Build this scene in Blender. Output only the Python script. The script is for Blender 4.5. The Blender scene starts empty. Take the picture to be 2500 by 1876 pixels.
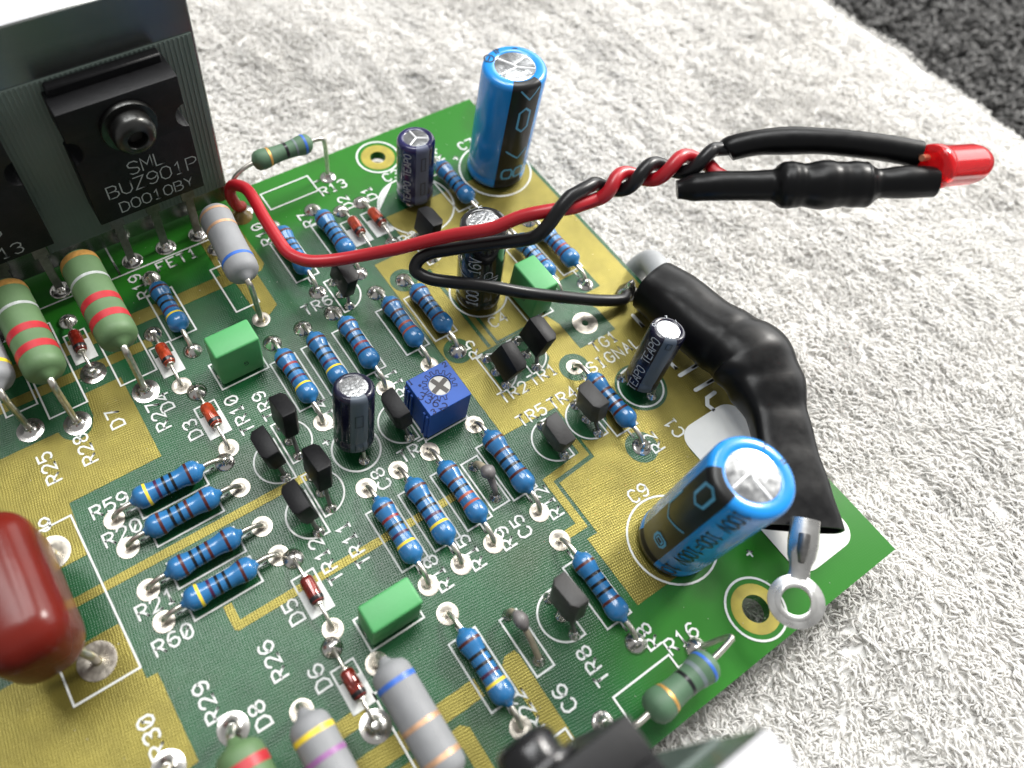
import bpy, bmesh, math, random
import numpy as np
from mathutils import Vector, Matrix
from mathutils.geometry import tessellate_polygon

S = 0.001            # everything below is measured in millimetres on the circuit board
rnd = random.Random(7)
scene = bpy.context.scene
col = scene.collection

# ------------------------------------------------------------------ camera
cam_d = bpy.data.cameras.new('camera')
cam = bpy.data.objects.new('camera', cam_d)
col.objects.link(cam)
RX = Vector((0.8351179, -0.5456137, 0.0698837))
RY = Vector((-0.4361590, -0.7342238, -0.5202698))
RZ = Vector((0.3351766, 0.4040062, -0.8511378))
CAM = Vector((-76.0697, -90.5246, 97.5230))
m = Matrix.Identity(4)
for i in range(3):
    m[i][0], m[i][1], m[i][2], m[i][3] = RX[i], -RY[i], -RZ[i], CAM[i] * S
cam.matrix_world = m
cam_d.sensor_width = 36.0
cam_d.lens = 27.253
cam_d.shift_x = 0.08
cam_d.shift_y = -0.0232
cam_d.clip_start = 0.005
cam_d.clip_end = 20.0
cam_d.dof.use_dof = True
cam_d.dof.focus_distance = 0.108
cam_d.dof.aperture_fstop = 17.0
scene.camera = cam

# ------------------------------------------------------------------ room light and lamps
world = bpy.data.worlds.new('World')
scene.world = world
world.use_nodes = True
bg = world.node_tree.nodes['Background']
bg.inputs[0].default_value = (0.98, 0.985, 0.98, 1)
bg.inputs[1].default_value = 0.36


def area(name, direction, dist, target, sx, sy, power, color):
    l = bpy.data.lights.new(name, 'AREA')
    l.shape = 'RECTANGLE'
    l.size, l.size_y = sx, sy
    l.energy = power
    l.color = color
    o = bpy.data.objects.new(name, l)
    col.objects.link(o)
    d = Vector(direction).normalized()
    t = Vector(target) * S
    o.location = t + d * dist
    o.rotation_euler = d.to_track_quat('Z', 'Y').to_euler()
    return o


# the work lamp at the right that throws the shadows, and a row of ceiling tubes above
area('work_lamp', (1.22, 0.16, 1.0), 0.75, (-20, -50, 0), 0.14, 0.14, 5.6, (1.0, 0.97, 0.92))
# added fill light further off on the same side, to brighten the towel
area('side_fill', (2.5, 0.5, 1.0), 1.6, (0, -40, 0), 1.9, 0.9, 20.0, (0.99, 0.99, 0.975))
for k, (dx, dy) in enumerate(((-0.17, 0.34), (0.14, 0.36), (0.45, 0.38))):
    area('ceiling_tube', (dx, dy, 1.0), 0.95, (-45, -50, 0), 0.16, 0.36, 2.7, (0.985, 0.995, 0.99))

scene.view_settings.view_transform = 'Standard'
scene.view_settings.look = 'None'
scene.view_settings.exposure = 0.10
scene.view_settings.gamma = 1.0
scene.view_settings.use_curve_mapping = False
scene.render.engine = 'CYCLES'
scene.cycles.max_bounces = 10
scene.cycles.diffuse_bounces = 7
scene.cycles.use_denoising = True


# ------------------------------------------------------------------ materials
M = {}


def mat(name, color, rough=0.4, metal=0.0, var=0.0, vscale=800.0, bump=0.0, bscale=1500.0, coat=0.0,
        trans=0.0, rvar=0.0, spec=0.5, sheen=0.0, ior=1.5, aniso=None, sss=0.0):
    mt = bpy.data.materials.new(name)
    mt.use_nodes = True
    nt = mt.node_tree
    b = nt.nodes['Principled BSDF']
    b.inputs['Base Color'].default_value = (*color, 1)
    b.inputs['Roughness'].default_value = rough
    b.inputs['Metallic'].default_value = metal
    b.inputs['Specular IOR Level'].default_value = spec
    b.inputs['IOR'].default_value = ior
    b.inputs['Coat Weight'].default_value = coat
    b.inputs['Coat Roughness'].default_value = 0.08
    b.inputs['Transmission Weight'].default_value = trans
    b.inputs['Sheen Weight'].default_value = sheen
    if sss:
        b.inputs['Subsurface Weight'].default_value = sss
        b.inputs['Subsurface Radius'].default_value = (0.6, 0.6, 0.6)
        b.inputs['Subsurface Scale'].default_value = 0.001
    tc = nt.nodes.new('ShaderNodeTexCoord')
    vec = tc.outputs['Object']
    if aniso:
        mp = nt.nodes.new('ShaderNodeMapping')
        mp.inputs['Scale'].default_value = aniso
        nt.links.new(vec, mp.inputs[0])
        vec = mp.outputs[0]
    if var or rvar:
        n = nt.nodes.new('ShaderNodeTexNoise')
        n.inputs['Scale'].default_value = vscale
        n.inputs['Detail'].default_value = 5
        nt.links.new(vec, n.inputs['Vector'])
        if var:
            r = nt.nodes.new('ShaderNodeMapRange')
            r.inputs['From Min'].default_value = 0.3
            r.inputs['From Max'].default_value = 0.7
            r.inputs['To Min'].default_value = 1 - var
            r.inputs['To Max'].default_value = 1 + var
            nt.links.new(n.outputs['Fac'], r.inputs['Value'])
            mx = nt.nodes.new('ShaderNodeVectorMath')
            mx.operation = 'SCALE'
            mx.inputs[0].default_value = color
            nt.links.new(r.outputs[0], mx.inputs['Scale'])
            nt.links.new(mx.outputs[0], b.inputs['Base Color'])
        if rvar:
            r2 = nt.nodes.new('ShaderNodeMapRange')
            r2.inputs['From Min'].default_value = 0.3
            r2.inputs['From Max'].default_value = 0.7
            r2.inputs['To Min'].default_value = max(0.03, rough - rvar)
            r2.inputs['To Max'].default_value = min(1, rough + rvar)
            nt.links.new(n.outputs['Fac'], r2.inputs['Value'])
            nt.links.new(r2.outputs[0], b.inputs['Roughness'])
    if bump:
        n2 = nt.nodes.new('ShaderNodeTexNoise')
        n2.inputs['Scale'].default_value = bscale
        n2.inputs['Detail'].default_value = 4
        nt.links.new(vec, n2.inputs['Vector'])
        bp = nt.nodes.new('ShaderNodeBump')
        bp.inputs['Strength'].default_value = 1.0
        bp.inputs['Distance'].default_value = bump * S
        nt.links.new(n2.outputs['Fac'], bp.inputs['Height'])
        nt.links.new(bp.outputs[0], b.inputs['Normal'])
    M[name] = mt
    return mt


def weave_mat(name, color, rough, metal, amp, var, pitch=0.42, spec=0.5, speck=None):
    """solder mask over woven glass cloth: two crossed sets of threads as fine relief"""
    mt = mat(name, color, rough, metal, var=var, vscale=260.0, spec=spec)
    nt = mt.node_tree
    b = nt.nodes['Principled BSDF']
    tc = nt.nodes.new('ShaderNodeTexCoord')
    mp = nt.nodes.new('ShaderNodeMapping')
    mp.inputs['Rotation'].default_value = (0, 0, math.radians(7))
    nt.links.new(tc.outputs['Object'], mp.inputs[0])
    outs = []
    for d in ('X', 'Y'):
        w = nt.nodes.new('ShaderNodeTexWave')
        w.bands_direction = d
        w.inputs['Scale'].default_value = 2 * math.pi / (20 * pitch * S)
        w.inputs['Distortion'].default_value = 3.0
        w.inputs['Detail'].default_value = 2.0
        w.inputs['Detail Scale'].default_value = 0.6
        nt.links.new(mp.outputs[0], w.inputs['Vector'])
        outs.append(w.outputs['Fac'])
    mul = nt.nodes.new('ShaderNodeMath')
    mul.operation = 'MULTIPLY'
    nt.links.new(outs[0], mul.inputs[0])
    nt.links.new(outs[1], mul.inputs[1])
    n = nt.nodes.new('ShaderNodeTexNoise')
    n.inputs['Scale'].default_value = 5200
    n.inputs['Detail'].default_value = 2
    nt.links.new(tc.outputs['Object'], n.inputs['Vector'])
    ad = nt.nodes.new('ShaderNodeMath')
    ad.operation = 'MULTIPLY_ADD'
    ad.inputs[1].default_value = 0.75
    nt.links.new(n.outputs['Fac'], ad.inputs[0])
    nt.links.new(mul.outputs[0], ad.inputs[2])
    bp = nt.nodes.new('ShaderNodeBump')
    bp.inputs['Strength'].default_value = 1.0
    bp.inputs['Distance'].default_value = amp * S
    nt.links.new(ad.outputs[0], bp.inputs['Height'])
    nt.links.new(bp.outputs[0], b.inputs['Normal'])
    return mt


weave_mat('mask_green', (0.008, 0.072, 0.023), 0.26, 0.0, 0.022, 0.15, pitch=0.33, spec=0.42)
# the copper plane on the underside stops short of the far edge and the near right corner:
# there the light through the laminate is painted into the mask as a livelier green
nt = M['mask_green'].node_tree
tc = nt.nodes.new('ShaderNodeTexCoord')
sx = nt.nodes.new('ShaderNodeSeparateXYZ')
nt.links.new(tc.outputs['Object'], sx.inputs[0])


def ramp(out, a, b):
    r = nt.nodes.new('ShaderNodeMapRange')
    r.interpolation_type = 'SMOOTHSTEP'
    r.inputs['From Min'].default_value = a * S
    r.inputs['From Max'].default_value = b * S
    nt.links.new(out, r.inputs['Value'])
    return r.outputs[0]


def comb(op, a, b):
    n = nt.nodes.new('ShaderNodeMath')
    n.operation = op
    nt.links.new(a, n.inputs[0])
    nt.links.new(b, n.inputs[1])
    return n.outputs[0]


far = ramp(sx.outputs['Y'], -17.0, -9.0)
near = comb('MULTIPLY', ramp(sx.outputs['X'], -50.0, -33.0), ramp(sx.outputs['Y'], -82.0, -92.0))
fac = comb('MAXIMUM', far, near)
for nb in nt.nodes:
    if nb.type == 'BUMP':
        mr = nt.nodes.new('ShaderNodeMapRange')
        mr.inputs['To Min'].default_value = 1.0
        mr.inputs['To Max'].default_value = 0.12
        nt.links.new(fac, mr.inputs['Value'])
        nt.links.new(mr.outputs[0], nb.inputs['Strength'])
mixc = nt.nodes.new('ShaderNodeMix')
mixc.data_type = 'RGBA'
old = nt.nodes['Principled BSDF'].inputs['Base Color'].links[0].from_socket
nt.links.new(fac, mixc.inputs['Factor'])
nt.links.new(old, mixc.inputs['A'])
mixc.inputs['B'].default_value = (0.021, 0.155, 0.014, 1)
# brownish flux residue left here and there after soldering
stn = nt.nodes.new('ShaderNodeTexNoise')
stn.inputs['Scale'].default_value = 75
stn.inputs['Detail'].default_value = 6
nt.links.new(tc.outputs['Object'], stn.inputs['Vector'])
sr = nt.nodes.new('ShaderNodeMapRange')
sr.inputs['From Min'].default_value = 0.52
sr.inputs['From Max'].default_value = 0.72
sr.inputs['To Max'].default_value = 0.55
nt.links.new(stn.outputs['Fac'], sr.inputs['Value'])
mix2 = nt.nodes.new('ShaderNodeMix')
mix2.data_type = 'RGBA'
nt.links.new(sr.outputs[0], mix2.inputs['Factor'])
nt.links.new(mixc.outputs['Result'], mix2.inputs['A'])
mix2.inputs['B'].default_value = (0.030, 0.058, 0.020, 1)
nt.links.new(mix2.outputs['Result'], nt.nodes['Principled BSDF'].inputs['Base Color'])
weave_mat('mask_copper', (0.190, 0.160, 0.032), 0.34, 0.62, 0.026, 0.14, pitch=0.33)
weave_mat('mask_dark', (0.012, 0.12, 0.018), 0.25, 0.0, 0.022, 0.15)
mat('bare_laminate', (0.34, 0.28, 0.03), 0.45, var=0.2, vscale=500)
mat('board_edge', (0.10, 0.26, 0.04), 0.6, var=0.3, vscale=900)
mat('silkscreen', (0.66, 0.68, 0.665), 0.55, var=0.06, vscale=2500)
mat('label_white', (0.70, 0.70, 0.67), 0.5, var=0.03, vscale=500)
mat('marker_black', (0.01, 0.01, 0.01), 0.4)
mat('tin', (0.45, 0.415, 0.36), 0.38, 0.85, var=0.10, vscale=1500, bump=0.02, bscale=1800, rvar=0.1)
mat('solder', (0.60, 0.58, 0.55), 0.2, 0.97, var=0.08, vscale=900, bump=0.010, bscale=1000)
mat('lead_metal', (0.62, 0.59, 0.53), 0.30, 0.95, var=0.18, vscale=1200, bump=0.012, bscale=2500)
mat('dark_lead', (0.20, 0.195, 0.19), 0.4, 0.9, var=0.2, vscale=1200)
mat('lug_metal', (0.60, 0.59, 0.57), 0.3, 0.95, var=0.08, vscale=400, bump=0.012, bscale=500, rvar=0.08)
mat('hole_dark', (0.02, 0.018, 0.015), 0.7)
mat('resistor_blue', (0.024, 0.145, 0.345), 0.24, var=0.10, vscale=700, bump=0.02, bscale=700, coat=0.35)
mat('band_brown', (0.072, 0.013, 0.010), 0.35, var=0.15)
mat('band_darkred', (0.24, 0.018, 0.022), 0.35, var=0.15)
mat('band_black', (0.008, 0.008, 0.010), 0.28)
mat('band_violet', (0.060, 0.012, 0.050), 0.35, var=0.15)
mat('band_yellow', (0.78, 0.58, 0.04), 0.38, var=0.08)
mat('band_orange', (0.34, 0.065, 0.035), 0.4, var=0.12)
mat('band_red', (0.40, 0.018, 0.026), 0.45, var=0.12)
mat('band_gold', (0.62, 0.33, 0.09), 0.42, 0.55, var=0.2, vscale=1500)
mat('band_copper', (0.55, 0.33, 0.20), 0.45, 0.4, var=0.15, vscale=1500)
mat('band_silver', (0.52, 0.55, 0.54), 0.45, 0.4, var=0.15, vscale=1500)
mat('band_blue', (0.035, 0.13, 0.50), 0.4, var=0.1)
mat('band_purple', (0.26, 0.10, 0.27), 0.45, var=0.1)
mat('band_greyviolet', (0.15, 0.19, 0.20), 0.5, var=0.1)
mat('power_green', (0.092, 0.165, 0.070), 0.55, var=0.10, vscale=350, bump=0.05, bscale=500)
mat('small_green', (0.070, 0.140, 0.080), 0.6, var=0.10, vscale=500, bump=0.03, bscale=900)
mat('power_grey', (0.235, 0.24, 0.25), 0.6, var=0.10, vscale=260, bump=0.05, bscale=450)
mat('diode_glass', (0.40, 0.050, 0.016), 0.12, var=0.55, vscale=1100, coat=0.6, metal=0.25)
mat('diode_glass_dark', (0.17, 0.014, 0.008), 0.10, var=0.5, vscale=1100, coat=0.7, metal=0.2)
mat('box_green', (0.070, 0.315, 0.105), 0.5, var=0.04, vscale=400, bump=0.015, bscale=2500)
mat('transistor_black', (0.007, 0.007, 0.008), 0.45, spec=0.22, var=0.2, vscale=900, bump=0.02, bscale=3000)
mat('transistor_grey', (0.050, 0.048, 0.047), 0.45, spec=0.35, var=0.12, vscale=900, bump=0.02, bscale=3000)
mat('print_grey', (0.34, 0.37, 0.37), 0.6)
mat('sleeve_blue', (0.008, 0.235, 0.66), 0.24, var=0.03, coat=0.25)
mat('sleeve_navy', (0.014, 0.013, 0.075), 0.2, var=0.1, coat=0.2)
mat('sleeve_midnight', (0.006, 0.006, 0.022), 0.22, coat=0.15)
mat('sleeve_black', (0.010, 0.010, 0.011), 0.16, coat=0.5)
mat('stripe_black', (0.010, 0.010, 0.010), 0.32, spec=0.35)
mat('stripe_slate', (0.11, 0.125, 0.20), 0.4)
mat('stripe_dimslate', (0.085, 0.105, 0.135), 0.4)
mat('ink_lightblue', (0.10, 0.38, 0.62), 0.4)
mat('ink_silver', (0.45, 0.48, 0.52), 0.4)
mat('ink_black', (0.008, 0.010, 0.014), 0.35)
mat('cap_top', (0.50, 0.51, 0.52), 0.22, 0.97, var=0.10, vscale=900, bump=0.018, bscale=1100, rvar=0.08)
mat('cap_top_rough', (0.62, 0.63, 0.64), 0.26, 0.95, var=0.2, vscale=2200, bump=0.10, bscale=2200, rvar=0.10)
mat('score', (0.86, 0.87, 0.88), 0.45, 0.5, var=0.1)
mat('film_red', (0.115, 0.011, 0.007), 0.24, var=0.15, vscale=120, coat=0.0, spec=0.25, bump=0.10, bscale=130)
mat('ceramic_grey', (0.13, 0.12, 0.12), 0.45, var=0.3, vscale=700)
mat('ceramic_tan', (0.24, 0.21, 0.15), 0.5, var=0.2, vscale=900)
mat('trimmer_blue', (0.022, 0.080, 0.34), 0.5, spec=0.3, var=0.06, vscale=500, bump=0.012, bscale=2500)
mat('trimmer_ink', (0.004, 0.009, 0.055), 0.5, spec=0.2)
mat('rotor_grey', (0.42, 0.42, 0.40), 0.5, var=0.08)
mat('rotor_slot', (0.05, 0.045, 0.04), 0.6, var=0.2)
mat('wire_red', (0.38, 0.007, 0.015), 0.36, var=0.06, vscale=200, bump=0.03, bscale=500, coat=0.1)
mat('wire_black', (0.008, 0.008, 0.009), 0.32, bump=0.03, bscale=500, spec=0.35)
mat('shrink_black', (0.004, 0.004, 0.0045), 0.34, bump=0.03, bscale=120, rvar=0.05, spec=0.2)
mat('led_red', (0.80, 0.010, 0.016), 0.16, trans=0.6, coat=0.0, ior=1.45)
mat('led_chip', (0.75, 0.30, 0.18), 0.35, 0.6)
mat('cable_grey', (0.32, 0.33, 0.34), 0.45, var=0.06)
mat('alu', (0.25, 0.262, 0.255), 0.24, 0.97, var=0.06, vscale=60, aniso=(1, 1, 14), bump=0.006, bscale=260)
mat('alu_top', (0.72, 0.72, 0.75), 0.5, 0.9, var=0.06, vscale=80, aniso=(1, 14, 1), bump=0.03, bscale=260)
mat('insulator', (0.15, 0.19, 0.172), 0.4, 0.0, var=0.08, vscale=120)
mat('steel_dark', (0.06, 0.06, 0.058), 0.3, 0.95, var=0.2, vscale=700)
mat('screw_black', (0.015, 0.015, 0.016), 0.22, 0.3)
mat('flux', (0.17, 0.115, 0.02), 0.25, var=0.4, vscale=900, bump=0.05, bscale=900)
mat('towel_cloth', (0.88, 0.87, 0.85), 0.95, var=0.06, vscale=90, spec=0.1)
mat('towel_yarn', (0.90, 0.89, 0.87), 0.9, var=0.05, vscale=60, spec=0.1)
nt = M['towel_yarn'].node_tree       # thin cotton lets some light through
tl = nt.nodes.new('ShaderNodeBsdfTranslucent')
tl.inputs[0].default_value = (0.90, 0.89, 0.87, 1)
ms = nt.nodes.new('ShaderNodeMixShader')
ms.inputs[0].default_value = 0.5
nt.links.new(nt.nodes['Principled BSDF'].outputs[0], ms.inputs[1])
nt.links.new(tl.outputs[0], ms.inputs[2])
nt.links.new(ms.outputs[0], nt.nodes['Material Output'].inputs[0])
mat('carpet_base', (0.03, 0.03, 0.031), 0.95, spec=0.1)
mat('carpet_yarn', (0.15, 0.148, 0.145), 0.9, var=0.85, vscale=420, spec=0.15)


# ------------------------------------------------------------------ mesh helpers (millimetres)
class MB:
    def __init__(self):
        self.v, self.f = [], []

    def add(self, vs, fs):
        o = len(self.v)
        self.v += [tuple(p) for p in vs]
        self.f += [tuple(i + o for i in f) for f in fs]
        return self

    def grid_rings(self, rings, cap0=True, cap1=True):
        n = len(rings[0])
        vs = [p for r in rings for p in r]
        fs = []
        for i in range(len(rings) - 1):
            for j in range(n):
                a, b2 = i * n + j, i * n + (j + 1) % n
                fs.append((a, b2, b2 + n, a + n))
        if cap0:
            fs.append(tuple(range(n - 1, -1, -1)))
        if cap1:
            fs.append(tuple((len(rings) - 1) * n + j for j in range(n)))
        return self.add(vs, fs)

    def tube(self, pts, rad, n=12, cap0=True, cap1=True):
        pts = [Vector(p) for p in pts]
        rads = rad if isinstance(rad, (list, tuple)) else [rad] * len(pts)
        tang = []
        for i in range(len(pts)):
            a, b2 = pts[max(0, i - 1)], pts[min(len(pts) - 1, i + 1)]
            tang.append((b2 - a).normalized())
        u = tang[0].orthogonal().normalized()
        rings = []
        for p, t, r in zip(pts, tang, rads):
            u = (u - t * u.dot(t)).normalized()
            w = t.cross(u)
            rx, ry = r if isinstance(r, (list, tuple)) else (r, r)
            rings.append([p + u * rx * math.cos(2 * math.pi * j / n) + w * ry * math.sin(2 * math.pi * j / n) for j in range(n)])
        return self.grid_rings(rings, cap0, cap1)

    def lathe(self, prof, n=24, origin=(0, 0, 0), axis=(0, 0, 1), cap0=True, cap1=True):
        """prof: (distance along axis, radius)"""
        ax = Vector(axis).normalized()
        u = ax.orthogonal().normalized()
        if abs(ax.z) > 0.999:
            u = Vector((1, 0, 0))
        w = ax.cross(u)
        o = Vector(origin)
        rings = [[o + ax * t + (u * math.cos(2 * math.pi * j / n) + w * math.sin(2 * math.pi * j / n)) * r for j in range(n)] for t, r in prof]
        return self.grid_rings(rings, cap0, cap1)

    def box(self, lo, hi):
        x0, y0, z0 = lo
        x1, y1, z1 = hi
        v = [(x0, y0, z0), (x1, y0, z0), (x1, y1, z0), (x0, y1, z0), (x0, y0, z1), (x1, y0, z1), (x1, y1, z1), (x0, y1, z1)]
        return self.add(v, [(3, 2, 1, 0), (4, 5, 6, 7), (0, 1, 5, 4), (1, 2, 6, 5), (2, 3, 7, 6), (3, 0, 4, 7)])

    def prism(self, outline, z0, z1, holes=(), bottom=False):
        """outline polygon with holes, extruded from z0 to z1"""
        loops = [outline] + list(holes)
        flat = [p for l in loops for p in l]
        tris = tessellate_polygon([[Vector((p[0], p[1], 0)) for p in l] for l in loops])
        n = len(flat)
        vs = [(p[0], p[1], z1) for p in flat] + [(p[0], p[1], z0) for p in flat]
        fs = []
        for t in tris:
            a, b2, c = [Vector(flat[i]) for i in t]
            if (b2 - a).cross(c - a) < 0:
                t = (t[0], t[2], t[1])
            fs.append(tuple(t))
            if bottom:
                fs.append((t[2] + n, t[1] + n, t[0] + n))
        k = 0
        for l in loops:
            ar = sum(l[i][0] * l[(i + 1) % len(l)][1] - l[(i + 1) % len(l)][0] * l[i][1] for i in range(len(l)))
            outer = l is loops[0]
            for i in range(len(l)):
                a, b2 = k + i, k + (i + 1) % len(l)
                f = (a + n, b2 + n, b2, a)
                if (ar < 0) == outer:
                    f = f[::-1]
                fs.append(f)
            k += len(l)
        return self.add(vs, fs)

    def mesh(self, name, smooth=True, bevel=0.0, segs=2, angle=0.7):
        me = bpy.data.meshes.new(name)
        me.from_pydata([(x * S, y * S, z * S) for x, y, z in self.v], [], self.f)
        if bevel:
            bm = bmesh.new()
            bm.from_mesh(me)
            bmesh.ops.remove_doubles(bm, verts=bm.verts, dist=1e-7)
            es = [e for e in bm.edges if len(e.link_faces) == 2 and e.calc_face_angle(0) > 0.35]
            bmesh.ops.bevel(bm, geom=es, offset=bevel * S, segments=segs, affect='EDGES', profile=0.5, clamp_overlap=True)
            bm.to_mesh(me)
            bm.free()
        if smooth:
            me.shade_smooth()
            me.set_sharp_from_angle(angle=angle)
        me.update()
        return me


def obj(name, me, material, parent=None, loc=(0, 0, 0), rot=(0, 0, 0)):
    if isinstance(me, MB):
        me = me.mesh(name)
    o = bpy.data.objects.new(name, me)
    col.objects.link(o)
    mt = M[material]
    if not me.materials:
        me.materials.append(mt)
    elif me.materials[0] != mt:
        o.material_slots[0].link = 'OBJECT'
        o.material_slots[0].material = mt
    o.parent = parent
    o.location = Vector(loc) * S
    o.rotation_euler = rot
    return o


def tag(o, label, cat, group=None, kind=None):
    if label:
        o['label'] = label
    if cat:
        o['category'] = cat
    if group:
        o['group'] = group
    if kind:
        o['kind'] = kind
    return o


def thing(name, label, cat, loc=(0, 0, 0), rotz=0.0, group=None):
    o = bpy.data.objects.new(name, None)
    col.objects.link(o)
    o.empty_display_size = 0.002
    o.location = Vector(loc) * S
    o.rotation_euler = (0, 0, rotz)
    return tag(o, label, cat, group)


def smooth_path(pts, n=8):
    """Catmull-Rom through the points"""
    P = [Vector(p) for p in pts]
    P = [P[0] * 2 - P[1]] + P + [P[-1] * 2 - P[-2]]
    out = []
    for i in range(1, len(P) - 2):
        for k in range(n):
            t = k / n
            a, b2, c, d = P[i - 1], P[i], P[i + 1], P[i + 2]
            out.append(0.5 * ((2 * b2) + (c - a) * t + (2 * a - 5 * b2 + 4 * c - d) * t * t + (3 * b2 - a - 3 * c + d) * t ** 3))
    out.append(P[-2])
    return out


def interp(vals, n=8):
    out = []
    for i in range(len(vals) - 1):
        for k in range(n):
            t = k / n
            t = t * t * (3 - 2 * t)
            out.append(vals[i] * (1 - t) + vals[i + 1] * t)
    out.append(vals[-1])
    return out


# ------------------------------------------------------------------ drawn lettering (stroke font, 4 x 6 cells)
O_ = [(1.2, 0), (2.8, 0), (4, 1.4), (4, 4.6), (2.8, 6), (1.2, 6), (0, 4.6), (0, 1.4), (1.2, 0)]
GL = {
    '0': [O_], 'O': [O_], '/': [[(1.0, 1.6), (3.0, 4.4)]],
    '1': [[(0.8, 4.8), (2, 6), (2, 0)], [(0.8, 0), (3.2, 0)]],
    '2': [[(0, 4.6), (0.8, 5.7), (2, 6), (3.3, 5.6), (4, 4.6), (3.6, 3.2), (0, 0), (4, 0)]],
    '3': [[(0, 5.2), (1.2, 6), (3, 6), (4, 4.9), (3.6, 3.6), (2.2, 3.2), (3.6, 2.7), (4, 1.3), (3, 0), (1.2, 0), (0, 0.9)]],
    '4': [[(3, 0), (3, 6), (0, 2), (4, 2)]],
    '5': [[(3.8, 6), (0.3, 6), (0.1, 3.2), (1.4, 3.8), (2.8, 3.7), (4, 2.5), (3.9, 1.2), (2.8, 0), (1.2, 0), (0, 0.9)]],
    '6': [[(3.7, 5.4), (2.6, 6), (1.2, 5.8), (0.1, 4.2), (0, 1.6), (1.2, 0), (2.8, 0), (4, 1.2), (4, 2.4), (2.8, 3.5), (1.2, 3.4), (0, 2.2)]],
    '7': [[(0, 6), (4, 6), (1.6, 0)]],
    '8': [[(1.3, 3.2), (0.2, 4.2), (0.4, 5.4), (1.4, 6), (2.6, 6), (3.6, 5.4), (3.8, 4.2), (2.7, 3.2), (1.3, 3.2), (0.1, 2.2), (0, 1), (1.2, 0), (2.8, 0), (4, 1), (3.9, 2.2), (2.7, 3.2)]],
    '9': [[(0.3, 0.6), (1.4, 0), (2.8, 0.2), (3.9, 1.8), (4, 4.4), (2.8, 6), (1.2, 6), (0, 4.8), (0, 3.6), (1.2, 2.5), (2.8, 2.6), (4, 3.8)]],
    'A': [[(0, 0), (2, 6), (4, 0)], [(0.75, 2.1), (3.25, 2.1)]],
    'B': [[(0, 0), (0, 6), (2.6, 6), (3.6, 5.2), (3.5, 3.8), (2.6, 3.2), (0, 3.2)], [(2.6, 3.2), (3.9, 2.4), (4, 1), (2.8, 0), (0, 0)]],
    'C': [[(4, 4.9), (2.9, 6), (1.2, 6), (0, 4.6), (0, 1.4), (1.2, 0), (2.9, 0), (4, 1.1)]],
    'D': [[(0, 0), (0, 6), (2.4, 6), (4, 4.4), (4, 1.6), (2.4, 0), (0, 0)]],
    'E': [[(4, 6), (0, 6), (0, 0), (4, 0)], [(0, 3.1), (3, 3.1)]],
    'F': [[(4, 6), (0, 6), (0, 0)], [(0, 3.1), (3, 3.1)]],
    'G': [[(4, 4.9), (2.9, 6), (1.2, 6), (0, 4.6), (0, 1.4), (1.2, 0), (2.9, 0), (4, 1.2), (4, 2.8), (2.3, 2.8)]],
    'I': [[(2, 0), (2, 6)], [(0.9, 6), (3.1, 6)], [(0.9, 0), (3.1, 0)]],
    'K': [[(0, 0), (0, 6)], [(4, 6), (0.2, 2.6)], [(1.4, 3.7), (4, 0)]],
    'L': [[(0, 6), (0, 0), (3.8, 0)]],
    'M': [[(0, 0), (0, 6), (2, 2.4), (4, 6), (4, 0)]],
    'N': [[(0, 0), (0, 6), (4, 0), (4, 6)]],
    'P': [[(0, 0), (0, 6), (2.8, 6), (4, 5), (4, 3.7), (2.8, 2.8), (0, 2.8)]],
    'R': [[(0, 0), (0, 6), (2.8, 6), (4, 5), (4, 3.9), (2.8, 2.9), (0, 2.9)], [(1.8, 2.9), (4, 0)]],
    'S': [[(4, 5), (2.9, 6), (1.1, 6), (0, 5), (0.3, 3.7), (3.7, 2.4), (4, 1.1), (2.9, 0), (1.1, 0), (0, 1)]],
    'T': [[(2, 0), (2, 6)], [(0, 6), (4, 6)]],
    'U': [[(0, 6), (0, 1.4), (1.2, 0), (2.8, 0), (4, 1.4), (4, 6)]],
    'V': [[(0, 6), (2, 0), (4, 6)]],
    'Y': [[(0, 6), (2, 3), (4, 6)], [(2, 3), (2, 0)]],
    'Z': [[(0, 6), (4, 6), (0, 0), (4, 0)]],
    'u': [[(0, -1.5), (0, 4), ], [(0, 1), (1, 0), (2.4, 0), (3.4, 1), (3.4, 4)]],
    '+': [[(2, 1), (2, 5)], [(0, 3), (4, 3)]],
    '-': [[(0.4, 3), (3.6, 3)]], '=': [[(0.4, 2), (3.6, 2)], [(0.4, 4), (3.6, 4)]],
}


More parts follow.
